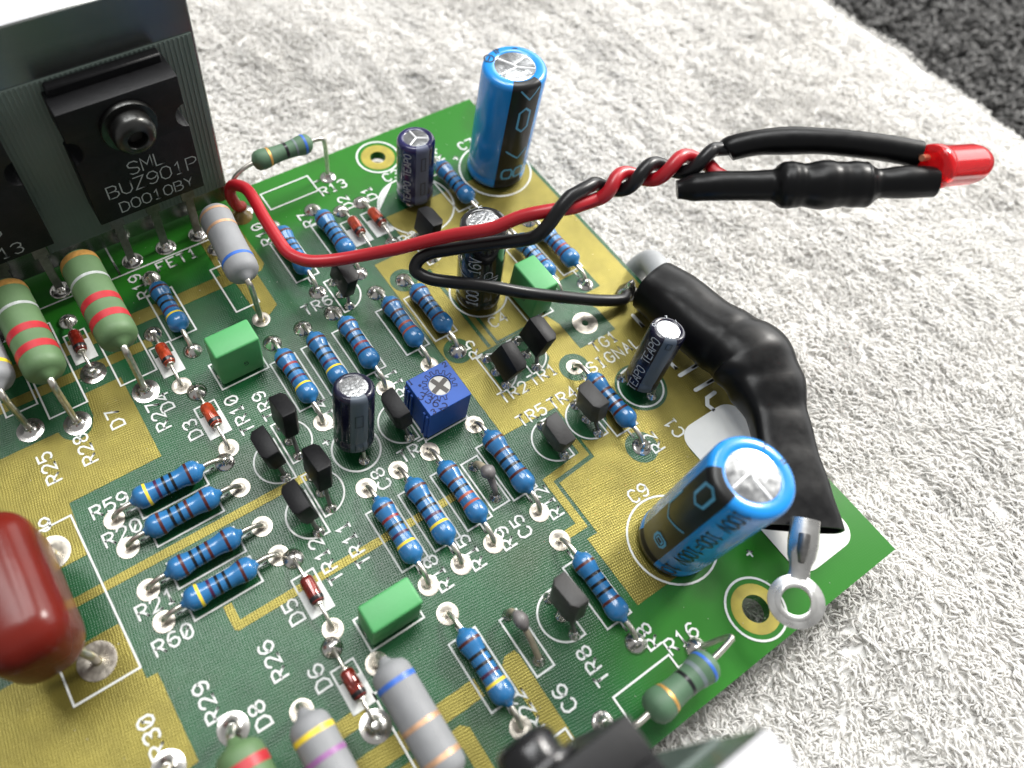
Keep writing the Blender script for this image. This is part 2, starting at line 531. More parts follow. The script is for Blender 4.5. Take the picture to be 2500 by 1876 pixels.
def ribbon(mb, pts, w, fn, closed=False, lift=0.0, maxlen=None):
    """a flat stroke of width w along 2-D points, laid on a surface by fn(x, y, lift)"""
    P = [Vector(p) for p in pts]
    if (P[0] - P[-1]).length < 1e-6 and len(P) > 2:
        closed = True
        P = P[:-1]
    if maxlen:
        Q = []
        for i in range(len(P) if closed else len(P) - 1):
            a, b2 = P[i], P[(i + 1) % len(P)]
            k = max(1, int((b2 - a).length / maxlen))
            Q += [a.lerp(b2, j / k) for j in range(k)]
        if not closed:
            Q.append(P[-1])
        P = Q
    n = len(P)
    L, Rr = [], []
    for i in range(n):
        a = P[(i - 1) % n] if (closed or i > 0) else None
        c = P[(i + 1) % n] if (closed or i < n - 1) else None
        d1 = (P[i] - a).normalized() if a is not None else (c - P[i]).normalized()
        d2 = (c - P[i]).normalized() if c is not None else d1
        nn = Vector((-d1.y - d2.y, d1.x + d2.x))
        if nn.length < 0.35:
            nn = Vector((-d2.y, d2.x))
            k = 1.0
        else:
            nn.normalize()
            k = 1.0 / max(0.45, nn.dot(Vector((-d2.y, d2.x))))
        L.append(P[i] + nn * w * 0.5 * k)
        Rr.append(P[i] - nn * w * 0.5 * k)
    if not closed:      # rounded ends
        for side, i, dd in ((0, 0, (P[0] - P[1]).normalized()), (1, n - 1, (P[-1] - P[-2]).normalized())):
            pl, pr2 = P[i] + dd * w * 0.4 + (L[i] - P[i]) * 0.5, P[i] + dd * w * 0.4 + (Rr[i] - P[i]) * 0.5
            if side == 0:
                L.insert(0, pl)
                Rr.insert(0, pr2)
            else:
                L.append(pl)
                Rr.append(pr2)
        n = len(L)
    vs = [fn(p.x, p.y, lift) for p in L] + [fn(p.x, p.y, lift) for p in Rr]
    fs = []
    for i in range(n if closed else n - 1):
        j = (i + 1) % n
        fs.append((n + i, n + j, j, i))
    mb.add(vs, fs)


def text_mb(s, h, stroke, fn, adv=1.5, wfac=1.0, maxlen=None, slash=False, mb=None):
    """centred at (0, 0) of the local text frame; fn maps (x, y, lift) to 3-D"""
    mb = mb or MB()
    sc = h / 6.0
    wd = 4 * sc * wfac
    total = (len(s) - 1) * wd * adv + wd
    x = -total / 2
    k = 0
    for ch in s:
        if ch != ' ':
            polys = list(GL[ch])
            if ch == '0' and slash:
                polys = polys + GL['/']
            for pl in polys:
                ribbon(mb, [(x + a * sc * wfac, b2 * sc - h / 2) for a, b2 in pl], stroke, fn, lift=0.004 * k, maxlen=maxlen)
                k = (k + 1) % 4
        x += wd * adv
    return mb


def arc(cx, cy, r, a0, a1, n=32):
    return [(cx + r * math.cos(math.radians(a0 + (a1 - a0) * i / n)), cy + r * math.sin(math.radians(a0 + (a1 - a0) * i / n))) for i in range(n + 1)]


def circle(cx, cy, r, n=40):
    return [(cx + r * math.cos(2 * math.pi * i / n), cy + r * math.sin(2 * math.pi * i / n)) for i in range(n)]


# ================================================================== THE SETTING: towel and carpet
def sines(x, y, seed, scale, n=6):
    r = np.random.RandomState(seed)
    o = np.zeros_like(x)
    for _ in range(n):
        a = r.uniform(0, 2 * np.pi)
        k = 2 * np.pi / (scale * r.uniform(0.6, 1.6))
        o += np.sin((x * np.cos(a) + y * np.sin(a)) * k + r.uniform(0, 6.28))
    return o / n ** 0.5


TOWEL_X = 104.5


def towel_h(x, y):
    return -8.6 + 0.8 * sines(x, y, 3, 55.0) + 0.30 * sines(x, y, 4, 16.0) + 0.22 * sines(x, y, 14, 6.5)


def sheet(name, x0, x1, y0, y1, step, hf, material, edge=None):
    xs = np.arange(x0, x1 + 1e-6, step)
    ys = np.arange(y0, y1 + 1e-6, step)
    X, Y = np.meshgrid(xs, ys)
    if edge is not None:
        X = np.where(X > x1 - 1e-6, edge(Y), X)
    Zz = hf(X, Y)
    V = np.stack([X, Y, Zz], -1).reshape(-1, 3)
    nx, ny = len(xs), len(ys)
    i, j = np.meshgrid(np.arange(nx - 1), np.arange(ny - 1))
    a = (j * nx + i).ravel()
    F = np.stack([a, a + 1, a + nx + 1, a + nx], -1)
    me = bpy.data.meshes.new(name)
    me.from_pydata((V * S).tolist(), [], F.tolist())
    me.shade_smooth()
    o = bpy.data.objects.new(name, me)
    me.materials.append(M[material])
    col.objects.link(o)
    return o


def pile(name, bx, by, bz, theta, length, height, rad, curl, seed, material, K=7, NS=5, bow=0.62):
    """yarns standing on a cloth: every yarn a little bent tube, all in one mesh"""
    r = np.random.RandomState(seed)
    N = len(bx)
    t = np.linspace(0, 1, K)[None, :]
    ph = r.uniform(0, 6.28, (N, 1))
    ct, st = np.cos(theta)[:, None], np.sin(theta)[:, None]
    along = length[:, None] * t ** 1.15
    side = curl[:, None] * np.sin(t * np.pi * (1.0 + r.uniform(0, 1, (N, 1))) + ph) - curl[:, None] * np.sin(ph)
    up = height[:, None] * np.sin(np.pi * bow * t) / math.sin(math.pi * min(0.5, bow))
    Pp = np.stack([bx[:, None] + along * ct - side * st, by[:, None] + along * st + side * ct, bz[:, None] + up], -1)
    T = np.gradient(Pp, axis=1)
    T /= np.linalg.norm(T, axis=2, keepdims=True) + 1e-9
    A = np.cross(T, np.array([0.0, 0, 1.0]))
    A += 1e-6
    A /= np.linalg.norm(A, axis=2, keepdims=True)
    Bv = np.cross(A, T)
    rr = rad[:, None] * np.clip(1.05 - 0.55 * t ** 4, 0, 1)
    rr = rr * np.where(t > 0.999, 0.45, 1.0)
    ang = np.arange(NS) * 2 * np.pi / NS
    V = Pp[:, :, None, :] + (A[:, :, None, :] * np.cos(ang)[None, None, :, None] + Bv[:, :, None, :] * np.sin(ang)[None, None, :, None]) * rr[:, :, None, None]
    V = V.reshape(-1, 3) * S
    k, s = np.meshgrid(np.arange(K - 1), np.arange(NS), indexing='ij')
    a = (k * NS + s).ravel()
    b2 = (k * NS + (s + 1) % NS).ravel()
    F0 = np.stack([a, b2, b2 + NS, a + NS], -1)
    F = (F0[None] + (np.arange(N) * K * NS)[:, None, None]).reshape(-1, 4)
    me = bpy.data.meshes.new(name)
    me.vertices.add(len(V))
    me.vertices.foreach_set('co', V.astype(np.float32).ravel())
    me.loops.add(F.size)
    me.loops.foreach_set('vertex_index', F.astype(np.int32).ravel())
    me.polygons.add(len(F))
    me.polygons.foreach_set('loop_start', np.arange(0, F.size, 4, dtype=np.int32))
    me.polygons.foreach_set('use_smooth', np.ones(len(F), dtype=bool))
    me.update(calc_edges=True)
    me.materials.append(M[material])
    o = bpy.data.objects.new(name, me)
    col.objects.link(o)
    return o


def edge_x(y):
    return TOWEL_X + 0.8 * np.sin(y / 23.0) + 0.25 * np.sin(y / 5.1)


tw = sheet('towel', -135, TOWEL_X, -165, 130, 2.5, towel_h, 'towel_cloth', edge=edge_x)
tag(tw, 'white towel spread under the circuit board', None, kind='structure')
rs = np.random.RandomState(11)
st_ = 0.60
gx, gy = np.meshgrid(np.arange(-120, TOWEL_X + 1, st_), np.arange(-150, 115, st_))
gx = (gx + rs.uniform(-0.6, 0.6, gx.shape)).ravel()
gy = (gy + rs.uniform(-0.6, 0.6, gy.shape)).ravel()
# only where the towel can be seen past the board: not under it, not far behind the frame
keep = ~((gx < -4) & (gy < -6) & (gy > -96)) & (gx < edge_x(gy) - 0.2)
keep &= (gx * 0.55 + gy < 80) & (gx > -90)
keep &= ~((gx < -75) & (gy < -96))
keep &= (gy > -142 + 0.45 * np.clip(gx, 0, 200))
gx, gy = gx[keep], gy[keep]
# clumps: tufts of a few yarns that lean the same way
cx = np.round(gx / 3.4 + 0.6 * np.sin(gy / 5.0)).astype(int)
cy = np.round(gy / 3.4 + 0.6 * np.sin(gx / 6.0)).astype(int)
hsh = (np.sin(cx * 12.9898 + cy * 78.233) * 43758.5453) % 1.0
hs2 = (np.sin(cx * 39.346 + cy * 11.135) * 24634.6345) % 1.0
theta = -2.2 + 1.1 * sines(gx, gy, 21, 60.0) + (hsh - 0.5) * 1.9 + rs.normal(0, 0.35, gx.shape)
hem = np.clip((edge_x(gy) - gx) / 14.0, 0.12, 1.0)
length = (1.0 + 0.9 * hs2 + rs.uniform(-0.3, 0.4, gx.shape)) * (0.35 + 0.65 * hem)
height = (0.65 + 0.30 * hsh + rs.uniform(-0.12, 0.15, gx.shape)) * hem + 0.15
rad = rs.uniform(0.15, 0.23, gx.shape)
pl = pile('towel_pile', gx, gy, towel_h(gx, gy) - 0.1, theta, length, height, rad, rs.uniform(0.10, 0.60, gx.shape), 5, 'towel_yarn', K=5, NS=3)
tag(pl, 'short white looped yarns of the towel', 'towel pile', kind='stuff')

cp = sheet('carpet', 85, 330, -230, 150, 6.0, lambda x, y: -15.5 + 0 * x, 'carpet_base')
tag(cp, 'dark grey carpet beyond the edge of the white towel', None, kind='structure')
n_c = 15000
bx = rs.uniform(100, 185, n_c)
by = rs.uniform(-110, 75, n_c)
kk = (bx + by < 175) & (bx - by < 255)
bx, by = bx[kk], by[kk]
cpile = pile('carpet_pile', bx, by, np.full(bx.shape, -15.4), rs.uniform(0, 6.28, bx.shape), rs.uniform(1.0, 2.4, bx.shape), rs.uniform(1.6, 3.6, bx.shape), rs.uniform(0.20, 0.42, bx.shape), rs.uniform(0.3, 0.9, bx.shape), 9, 'carpet_yarn', K=7, NS=4, bow=0.8)
tag(cpile, 'dark grey looped yarns of the carpet', 'carpet pile', kind='stuff')

# ================================================================== THE CIRCUIT BOARD
BX0, BY0 = -138.0, -101.2
board = thing('circuit_board', 'green circuit board with gold copper areas, lying on the white towel', 'circuit board')
HOLES = [(-22.8, -4.75, 1.35, 3.7), (-22.2, -96.5, 1.75, 3.95)]
sub = MB().prism([(BX0, BY0), (0, BY0), (0, 0), (BX0, 0)], -1.6, 0.0, holes=[circle(h[0], h[1], h[2], 28) for h in HOLES], bottom=True)
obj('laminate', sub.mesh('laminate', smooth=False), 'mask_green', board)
ZC, ZG, ZK, ZP = 0.045, 0.06, 0.085, 0.10     # copper, clearance, print, pad heights
for hx, hy, hr, hs in HOLES:
    mb = MB().prism(circle(hx, hy, hs - 0.75, 36), 0.0, 0.03, holes=[circle(hx, hy, hr + 0.02, 36)])
    obj('hole_collar', mb.mesh('hole_collar', smooth=False), 'bare_laminate', board)
    w = MB().lathe([(-1.6, hr + 0.01), (0.0, hr + 0.01)], 28, (hx, hy, 0), cap0=False, cap1=False)
    obj('hole_wall', w, 'bare_laminate', board)


def copper(name, outline, holes=()):
    return obj(name, MB().prism(outline, 0.0, ZC, holes=holes).mesh(name, smooth=False), 'mask_copper', board)


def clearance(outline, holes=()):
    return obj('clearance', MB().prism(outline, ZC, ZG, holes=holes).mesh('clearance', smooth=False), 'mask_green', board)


copper('copper_area', [(-28.8, -17.3), (-0.7, -17.3), (-0.7, -75.5), (-14.0, -75.5), (-14.0, -88.0), (-34.9, -88.0), (-34.9, -77.9), (-33.2, -77.9),
                       (-33.2, -69.7), (-26.5, -69.2), (-26.4, -60.2), (-35.6, -59.9), (-35.6, -24.9), (-28.8, -24.9)])
copper('copper_area', [(-138, -28.1), (-87.3, -28.1)] + arc(-84.8, -28.2, 2.3, 180, 320, 14) + [(-82.3, -28.1), (-82.1, -24.2), (-76.9, -24.2), (-76.9, -38.4), (-89.4, -38.5), (-89.9, -46.1), (-138, -46.1)][0:])
copper('copper_area', [(-138, -56.0), (-89.8, -56.0), (-89.4, -63.5), (-88.1, -63.6), (-88.0, -74.6), (-138, -74.6)])
copper('copper_trace', [(-138, -50.4), (-61.5, -50.4), (-61.5, -51.6), (-138, -51.6)])
copper('copper_trace', [(-78.6, -60.8), (-77.5, -60.8), (-77.5, -63.2), (-46.6, -63.2), (-46.6, -64.3), (-78.2, -64.3), (-78.6, -63.9)])
copper('copper_trace', [(-76.0, -79.3), (-69.8, -79.3), (-69.8, -81.2), (-76.0, -81.2)])
copper('copper_trace', [(-90.0, -83.9), (-57.4, -83.9), (-57.4, -86.2), (-90.0, -86.2)])
copper('copper_trace', [(-90.0, -87.2), (-61.6, -87.2), (-60.8, -88.0), (-60.8, -101.0), (-62.7, -101.0), (-62.7, -89.2), (-90, -89.2)])
copper('copper_trace', [(-53.7, -84.6), (-52.9, -83.9), (-51.4, -83.9), (-51.2, -84.6), (-51.2, -96.5), (-53.7, -96.5)])
copper('copper_trace', [(-138, -14.8), (-57.2, -14.8), (-57.2, -6.2), (-50.6, -6.2), (-50.4, -16.0), (-51.4, -17.0), (-52.3, -17.0), (-52.3, -24), (-55.6, -26), (-55.9, -17.1), (-138, -17.1)])
copper('copper_trace', [(-138, -20.0), (-71.0, -20.0), (-71.0, -21.6), (-138, -21.6)])
copper('copper_trace', [(-38.0, -75.4), (-34.9, -75.4), (-34.9, -68.1), (-28.0, -67.6), (-28.0, -60.9), (-26.95, -60.9), (-26.95, -68.6), (-33.75, -69.1), (-33.75, -76.6), (-38.0, -76.6)])
# clearances round pads inside the copper, and grooves between copper areas
for x, y, r in ((-33.2, -29.8, 2.2), (-33.2, -45.0, 2.2), (-19.75, -56.3, 2.35), (-19.75, -71.6, 2.4), (-24.0, -64.2, 3.1)):
    clearance(circle(x, y, r, 32))
clearance(circle(-13.3, -64.1, 3.95, 40))
clearance([(-16.9, -54.2), (-9.9, -54.2), (-9.9, -49.6), (-11.2, -47.0), (-11.2, -46.5), (-6.6, -46.5), (-6.6, -42.4), (-17.8, -42.4), (-17.8, -46.4), (-16.9, -49.0)])
clearance([(-31.2, -54.6), (-31.2, -47.1), (-21.9, -47.1), (-21.9, -53.0), (-24.0, -54.6)])
clearance([(-29.0, -30), (-28.4, -30), (-28.4, -46.9), (-29.0, -46.9)])
clearance([(-27.5, -41.0), (-27.0, -41.0), (-27.0, -46.6), (-20.4, -46.6), (-20.4, -47.05), (-27.5, -47.05)])


# ---- printed legend
def flat(cx, cy, d):
    if d == 'x':
        return lambda x, y, l: (cx + x, cy + y, ZK + l)
    return lambda x, y, l: (cx - y, cy + x, ZK + l)


def legend(s, a, b2, d, h=1.75, stroke=0.26):
    cx_, cy_ = (a[0] + b2[0]) / 2, (a[1] + b2[1]) / 2
    mb = text_mb(s, h, stroke, flat(cx_, cy_, d), adv=1.48, wfac=1.0, slash=True)
    o = obj('lettering', mb.mesh('lettering', smooth=False), 'silkscreen', board)
    o['label'] = 'white printed marking ' + s
    return o


LEG = [('R59', -85.2, -41.4, 'x'), ('R20', -85.2, -45.7, 'x'), ('R21', -85.2, -56.2, 'x'), ('R60', -85.1, -61.1, 'x'),
       ('R25', -89.9, -32.5, 'y'), ('R28', -85.0, -32.3, 'y'), ('R27', -74.9, -32.6, 'y'), ('D7', -80.0, -30.0, 'y'), ('D4', -73.3, -31.0, 'y'), ('D3', -71.8, -36.9, 'y'),
       ('TR10', -65.4, -38.1, 'y'), ('TR9', -61.8, -38.6, 'y'), ('R19', -68.6, -10.6, 'y'), ('FET1', -61.7, -8.7, 'x'), ('R29', -84.7, -69.5, 'y'),
       ('R30', -91.3, -69.5, 'y'), ('R26', -76.4, -69.5, 'y'), ('D8', -80.3, -74.0, 'y'), ('D6', -72.7, -74.1, 'y'), ('D5', -71.7, -65.8, 'y'),
       ('TR12', -65.3, -62.3, 'y'), ('TR11', -61.3, -62.3, 'y'), ('R18', -54.1, -71.2, 'y'), ('R15', -49.0, -71.2, 'y'), ('R9', -44.1, -72.0, 'y'),
       ('C5', -41.4, -71.9, 'y'), ('R12', -36.2, -71.1, 'y'), ('C6', -49.6, -91.5, 'y'), ('TR8', -44.4, -90.5, 'y'), ('R22', -54.2, -90.1, 'y'),
       ('R16', -32.9, -94.0, 'x'), ('R8', -36.3, -91.6, 'y'), ('C8', -53.6, -56.5, 'y'), ('TR6', -47.2, -27.2, 'x'), ('R13', -33.1, -7.2, 'x'),
       ('C3', -23.1, -9.7, 'x'), ('C7', -7.4, -9.7, 'x'), ('R7', -40.4, -11.3, 'y'), ('D2', -33.0, -11.2, 'y'), ('D1', -28.6, -11.4, 'y'),
       ('R10', -48.0, -10.5, 'y'), ('TR7', -47.5, -55.3, 'x'), ('C9', -24.8, -76.6, 'x'), ('C1', -13.6, -71.7, 'y'), ('R2', -17.8, -71.9, 'y'),
       ('TR5', -30.2, -59.4, 'x'), ('TR4', -24.6, -59.5, 'x'), ('TR1', -24.7, -54.9, 'x'), ('TR2', -30.2, -55.0, 'x'), ('TG1', -13.0, -55.1, 'x'),
       ('SIGNAL', -13.2, -57.7, 'x'), ('R5', -31.3, -45.9, 'y'), ('R11', -44.0, -44.9, 'y'), ('R14', -55.0, -44.1, 'y'), ('C4', -24.7, -43.5, 'x'),
       ('TR3', -28.8, -22.9, 'x'), ('R4', -13.6, -9.3, 'y')]
for s, x, y, d in LEG:
    legend(s, (x, y), (x, y), d)
legend('9', (-92.9, -39.7), (-92.9, -39.7), 'x')
legend('2', (-97.5, -72.0), (-97.5, -72.0), 'y', 2.0)
for x, y in ((-57.2, -48.0), (-29.3, -12.2), (-18.2, -62.0), (-23.0, -40.2), (-17.6, -90.9), (-10.9, -11.6)):
    legend('+', (x, y), (x, y), 'x', 1.5)


def stroke_part(name, polys, w=0.24, label=None):
    mb = MB()
    for k, p in enumerate(polys):
        ribbon(mb, p, w, lambda x, y, l: (x, y, ZK + l), lift=0.004 * (k % 4))
    o = obj(name, mb.mesh(name, smooth=False), 'silkscreen', board)
    return o


def rect(x0, x1, y0, y1):
    return [(x0, y0), (x1, y0), (x1, y1), (x0, y1), (x0, y0)]


def outline(*polys, w=0.24):
    return stroke_part('outline_marking', polys, w)


# big letters along the right side, mostly hidden by the black sleeve
outline([(-5.8, -53.6), (-5.8, -56.2)], [(-6.6, -62.9), (-6.5, -64.6)], [(-6.9, -65.7), (-2.4, -65.7)], [(-6.6, -68.8), (-2.4, -68.9)],
        [(-4.3, -70.6), (-6.0, -70.7), (-6.8, -71.6), (-6.5, -72.8)], [(-7.2, -61.5), (-4.0, -61.5)], w=0.62)
# blank white label area
r_ = 2.6
lab = arc(-13.9 + r_, -72.6 - r_, r_, 180, 90, 8) + arc(-3.0 - r_, -72.6 - r_, r_, 90, 0, 8) + arc(-3.0 - r_, -97.2 + r_, r_, 0, -90, 8) + arc(-13.9 + r_, -97.2 + r_, r_, 270, 180, 8)
obj('label_panel', MB().prism(lab[::-1], ZC, ZK, ).mesh('label_panel', smooth=False), 'label_white', board)
mb = MB()
ribbon(mb, arc(-9.6, -78.8, 1.55, -10, 190, 18), 0.5, lambda x, y, l: (x, y, ZK + 0.02 + l))
obj('ink_mark', mb.mesh('ink_mark', smooth=False), 'marker_black', board)
for hx, hy, hr, hs in HOLES:
    outline(circle(hx, hy, hs) + [circle(hx, hy, hs)[0]], w=0.3)
# capacitor circles
for x, y, r in ((-54.2, -51.0, 3.35), (-22.99, -17.46, 6.4), (-6.42, -17.3, 6.3), (-24.45, -37.8, 4.5), (-13.29, -64.04, 3.4), (-25.2, -83.9, 6.05)):
    outline(circle(x, y, r) + [circle(x, y, r)[0]], w=0.28)
seg = arc(-22.99, -17.46, 6.2, 100, 160, 16)
obj('outline_marking', MB().prism(seg[::-1], ZC, ZK + 0.005).mesh('segment', smooth=False), 'silkscreen', board)
outline(rect(-44.4, -35.6, -6.6, -2.75), [(-35.6, -4.6), (-34.2, -4.6)])
outline(rect(-44.6, -35.6, -98.2, -94.6), [(-35.6, -96.4), (-34.2, -96.4)])
outline([(-72.1, -1.2), (-72.1, -7.4), (-52.4, -7.4), (-52.4, -1.2)], [(-70.2, -1.2), (-70.2, -7.3)])
outline([(-94.5, -1.2), (-94.5, -7.4), (-76.0, -7.4), (-76.0, -1.2)])
outline([(-72.1, -100.0), (-72.1, -94.1), (-51.5, -94.1), (-51.5, -100.0)])
outline([(-97.3, -40.2), (-89.8, -40.2), (-89.5, -62.0), (-97.3, -62.0), (-97.3, -40.2)])
outline([(-112, -66.0), (-104.2, -66.0), (-104.2, -72.5), (-112, -72.5)])
outline(rect(-45.2, -38.3, -54.95, -48.4))

# ---- solder pads
PAD_RING = MB().lathe([(0.0, 1.46), (ZP, 1.44), (ZP + 0.02, 1.2), (ZP + 0.02, 0.72), (0.05, 0.58), (0.05, 0.01)], 26, cap0=False).mesh('pad_ring')
PAD_FILLET = MB().lathe([(0.0, 1.46), (ZP, 1.44), (0.18, 1.15), (0.34, 0.8), (0.66, 0.55), (1.05, 0.40), (1.12, 0.01)], 26, cap0=False).mesh('pad_fillet', angle=1.2)
PAD_DOME = MB().lathe([(0.0, 1.46), (ZP, 1.44), (0.34, 1.20), (0.66, 0.86), (0.92, 0.45), (0.98, 0.01)], 26, cap0=False).mesh('pad_dome', angle=1.2)
PAD_SMALL = MB().lathe([(0.0, 0.86), (ZP, 0.85), (0.22, 0.72), (0.55, 0.45), (0.8, 0.32), (0.82, 0.01)], 20, cap0=False).mesh('pad_small', angle=1.2)
PAD_BIG = MB().lathe([(0.0, 1.95), (ZP, 1.93), (0.16, 1.5), (0.30, 0.9), (0.7, 0.55), (1.1, 0.46), (1.15, 0.01)], 28, cap0=False).mesh('pad_big', angle=1.2)
PAD_DISC = MB().lathe([(0.0, 2.45), (ZP, 2.43), (ZP + 0.02, 0.72), (0.02, 0.55), (0.02, 0.01)], 32, cap0=False).mesh('pad_disc')


def pad(x, y, kind='ring', sc=1.0):
    me, mt = {'ring': (PAD_RING, 'tin'), 'fillet': (PAD_FILLET, 'solder'), 'dome': (PAD_DOME, 'solder'), 'small': (PAD_SMALL, 'solder'), 'big': (PAD_BIG, 'solder'), 'disc': (PAD_DISC, 'tin')}[kind]
    o = obj('solder_pad', me, mt, board, (x, y, 0), (0, 0, rnd.uniform(0, 6.28)))
    s = sc * rnd.uniform(0.91, 0.99)
    o.scale = (s, s, rnd.uniform(0.85, 1.15))
    return o


# ================================================================== BLUE RESISTORS
BR, MR = 1.50, 1.24
prof = [(-5.15, 0.36), (-4.85, 0.5), (-4.6, 0.78), (-4.42, 1.10), (-4.1, 1.38), (-3.6, BR), (-3.0, BR), (-2.5, 1.42), (-2.0, 1.29), (-1.5, MR), (0, MR), (1.5, MR), (2.0, 1.29), (2.5, 1.42), (3.0, BR), (3.6, BR), (4.1, 1.38), (4.42, 1.10), (4.6, 0.78), (4.85, 0.5), (5.15, 0.36)]


def rad_at(pf, t):
    for (t0, r0), (t1, r1) in zip(pf, pf[1:]):
        if t0 <= t <= t1:
            return r0 + (r1 - r0) * (t - t0) / (t1 - t0)
    return pf[-1][1]


def band_mesh(pf, t, w, n=24, lift=0.02):
    pts = [(t - w / 2, rad_at(pf, t - w / 2) - 0.03), (t - w / 2 + 0.01, rad_at(pf, t - w / 2) + lift), (t, rad_at(pf, t) + lift), (t + w / 2 - 0.01, rad_at(pf, t + w / 2) + lift), (t + w / 2, rad_at(pf, t + w / 2) - 0.03)]
    return MB().lathe(pts, n, (0, 0, 0), (1, 0, 0), cap0=False, cap1=False).mesh('band', angle=1.0)


BODY = MB().lathe(prof, 28, (0, 0, 0), (1, 0, 0)).mesh('resistor_body', angle=1.2)
BT = (-3.35, -1.45, -0.30, 0.85, 2.05)          # near end first: narrow code end to the left
BT2 = (-3.2, -1.75, -0.35, 1.05, 2.75)
BANDS = {}


def band(pf, key, t, w):
    k = (key, round(t, 3), round(w, 3))
    if k not in BANDS:
        BANDS[k] = band_mesh(pf, t, w)
    return BANDS[k]


LEADS = {}
for z in (1.8, 1.95, 2.1):
    for s in (1, -1):
        pts = smooth_path([(s * 4.7, 0, z), (s * 5.7, 0, z - 0.02), (s * 6.6, 0, z - 0.28), (s * 7.25, 0, z * 0.55), (s * 7.6, 0, 0.3), (s * 7.62, 0, -0.9)], 5)
        LEADS[(z, s)] = MB().tube(pts, 0.34, 10).mesh('lead', angle=1.2)
CN = {'n': 'band_brown', 'k': 'band_black', 'r': 'band_darkred', 'v': 'band_violet', 'y': 'band_yellow', 'o': 'band_orange'}


def blue_resistor(mark, cx, cy, d, code, label, pads=('dome', 'fillet')):
    """code is read from the first pad: for d = 'v' the upper end in the photo, for 'u' the left end"""
    rz = -math.pi / 2 if d == 'v' else 0.0
    t = thing('resistor', label, 'resistor', (cx, cy, 0), rz, 'blue resistors')
    z = rnd.choice((1.8, 1.95, 2.1))
    b = obj('body', BODY, 'resistor_blue', t, (0, 0, z), (rnd.uniform(0, 6.28), rnd.uniform(-0.03, 0.03), rnd.uniform(-0.025, 0.025)))
    k_ = rnd.uniform(0.96, 1.04)
    b.scale = (rnd.uniform(0.96, 1.03), k_, k_)
    pos = (-3.2, -1.45, -0.25, 0.95, 2.2) if d == 'v' else (-2.75, -1.35, -0.30, 0.75, 2.9)
    jit = rnd.uniform(-0.12, 0.12)
    for c, tt in zip(code, pos):
        obj('colour_band', band(prof, 'b', tt, 0.40), CN[c], b, (jit if abs(tt) < 1.6 else 0, 0, 0))
    for s in (1, -1):
        obj('lead', LEADS[(z, s)], 'lead_metal', t)
    outline(*( [rect(cx - 1.95, cx + 1.95, cy - 4.5, cy + 4.5), [(cx, cy + 4.5), (cx, cy + 6)], [(cx, cy - 4.5), (cx, cy - 6)]] if d == 'v'
              else [rect(cx - 4.5, cx + 4.5, cy - 1.85, cy + 1.85), [(cx + 4.5, cy), (cx + 6, cy)], [(cx - 4.5, cy), (cx - 6, cy)]]))
    if d == 'v':
        pad(cx, cy + 7.62, pads[0])
        pad(cx, cy - 7.62, pads[1])
    else:
        pad(cx - 7.62, cy, pads[0])
        pad(cx + 7.62, cy, pads[1])
    return t


blue_resistor('R59', -77.8, -43.55, 'u', 'yvkkn', 'blue resistor marked R59 with a yellow left band, topmost of the slanted four', ('ring', 'fillet'))
blue_resistor('R20', -77.7, -47.9, 'u', 'nkknn', 'blue resistor marked R20 with brown end bands, just above the long gold trace', ('ring', 'ring'))
blue_resistor('R21', -77.65, -54.15, 'u', 'nkknn', 'blue resistor marked R21 with brown end bands, just below the long gold trace', ('ring', 'ring'))
blue_resistor('R60', -77.6, -58.65, 'u', 'yvkkn', 'blue resistor marked R60 with a yellow left band, lowest of the slanted four', ('ring', 'ring'))
blue_resistor('R14', -56.1, -37.5, 'v', 'nrkvy', 'blue resistor with yellow lower band right of the upper green box capacitor', ('dome', 'ring'))
blue_resistor('R17', -51.05, -37.45, 'v', 'nkkvy', 'blue resistor whose lower end is hidden behind the slate striped navy capacitor', ('dome', 'dome'))
blue_resistor('R11', -45.8, -37.3, 'v', 'nnkrn', 'blue resistor marked R11, its lower lead reaching the black transistor beside the trimmer', ('dome', 'ring'))
blue_resistor('R6', -38.2, -37.3, 'v', 'nnkoo', 'blue resistor with two orange-brown lower bands, ending at the top corner of the blue trimmer', ('dome', 'ring'))
blue_resistor('R5', -33.2, -37.4, 'v', 'nnkkn', 'blue resistor marked R5 on gold copper, beside the black wire loop', ('dome', 'dome'))
blue_resistor('R12', -38.1, -64.0, 'v', 'nnkkn', 'blue resistor marked R12 below right of the trimmer, beside the tiny grey capacitor', ('ring', 'ring'))
blue_resistor('R9', -45.8, -64.2, 'v', 'nnkoo', 'blue resistor marked R9 with two orange-brown lower bands, left of the tiny grey capacitor', ('ring', 'ring'))
blue_resistor('R15', -50.95, -64.25, 'v', 'nkkvy', 'blue resistor marked R15 with yellow lower band, middle of three below the slate striped capacitor', ('ring', 'ring'))
blue_resistor('R18', -55.95, -64.25, 'v', 'nrkvy', 'blue resistor marked R18 with yellow lower band, just above the lower green box capacitor', ('ring', 'ring'))
blue_resistor('R22', -55.85, -83.65, 'v', 'nkkvy', 'blue resistor marked R22 with yellow lower band, lowest in the picture', ('ring', 'ring'))
blue_resistor('R8', -38.15, -83.7, 'v', 'nkkkn', 'blue resistor marked R8 with three black bands, right of the lowest grey transistor', ('ring', 'dome'))
blue_resistor('R2', -19.75, -63.95, 'v', 'nnknn', 'blue resistor marked R2 between a grey transistor and the leaning navy capacitor', ('ring', 'fillet'))
blue_resistor('R19', -66.5, -17.6, 'v', 'nkkvy', 'blue resistor marked R19 with yellow lower band, under the big black power transistor', ('dome', 'dome'))
blue_resistor('R10', -45.9, -17.4, 'v', 'nkkkn', 'blue resistor marked R10 mostly covered by the red wire', ('dome', 'fillet'))
blue_resistor('R7', -38.5, -17.5, 'v', 'nkkkn', 'blue resistor marked R7 with three black bands, left of two red glass diodes', ('dome', 'dome'))
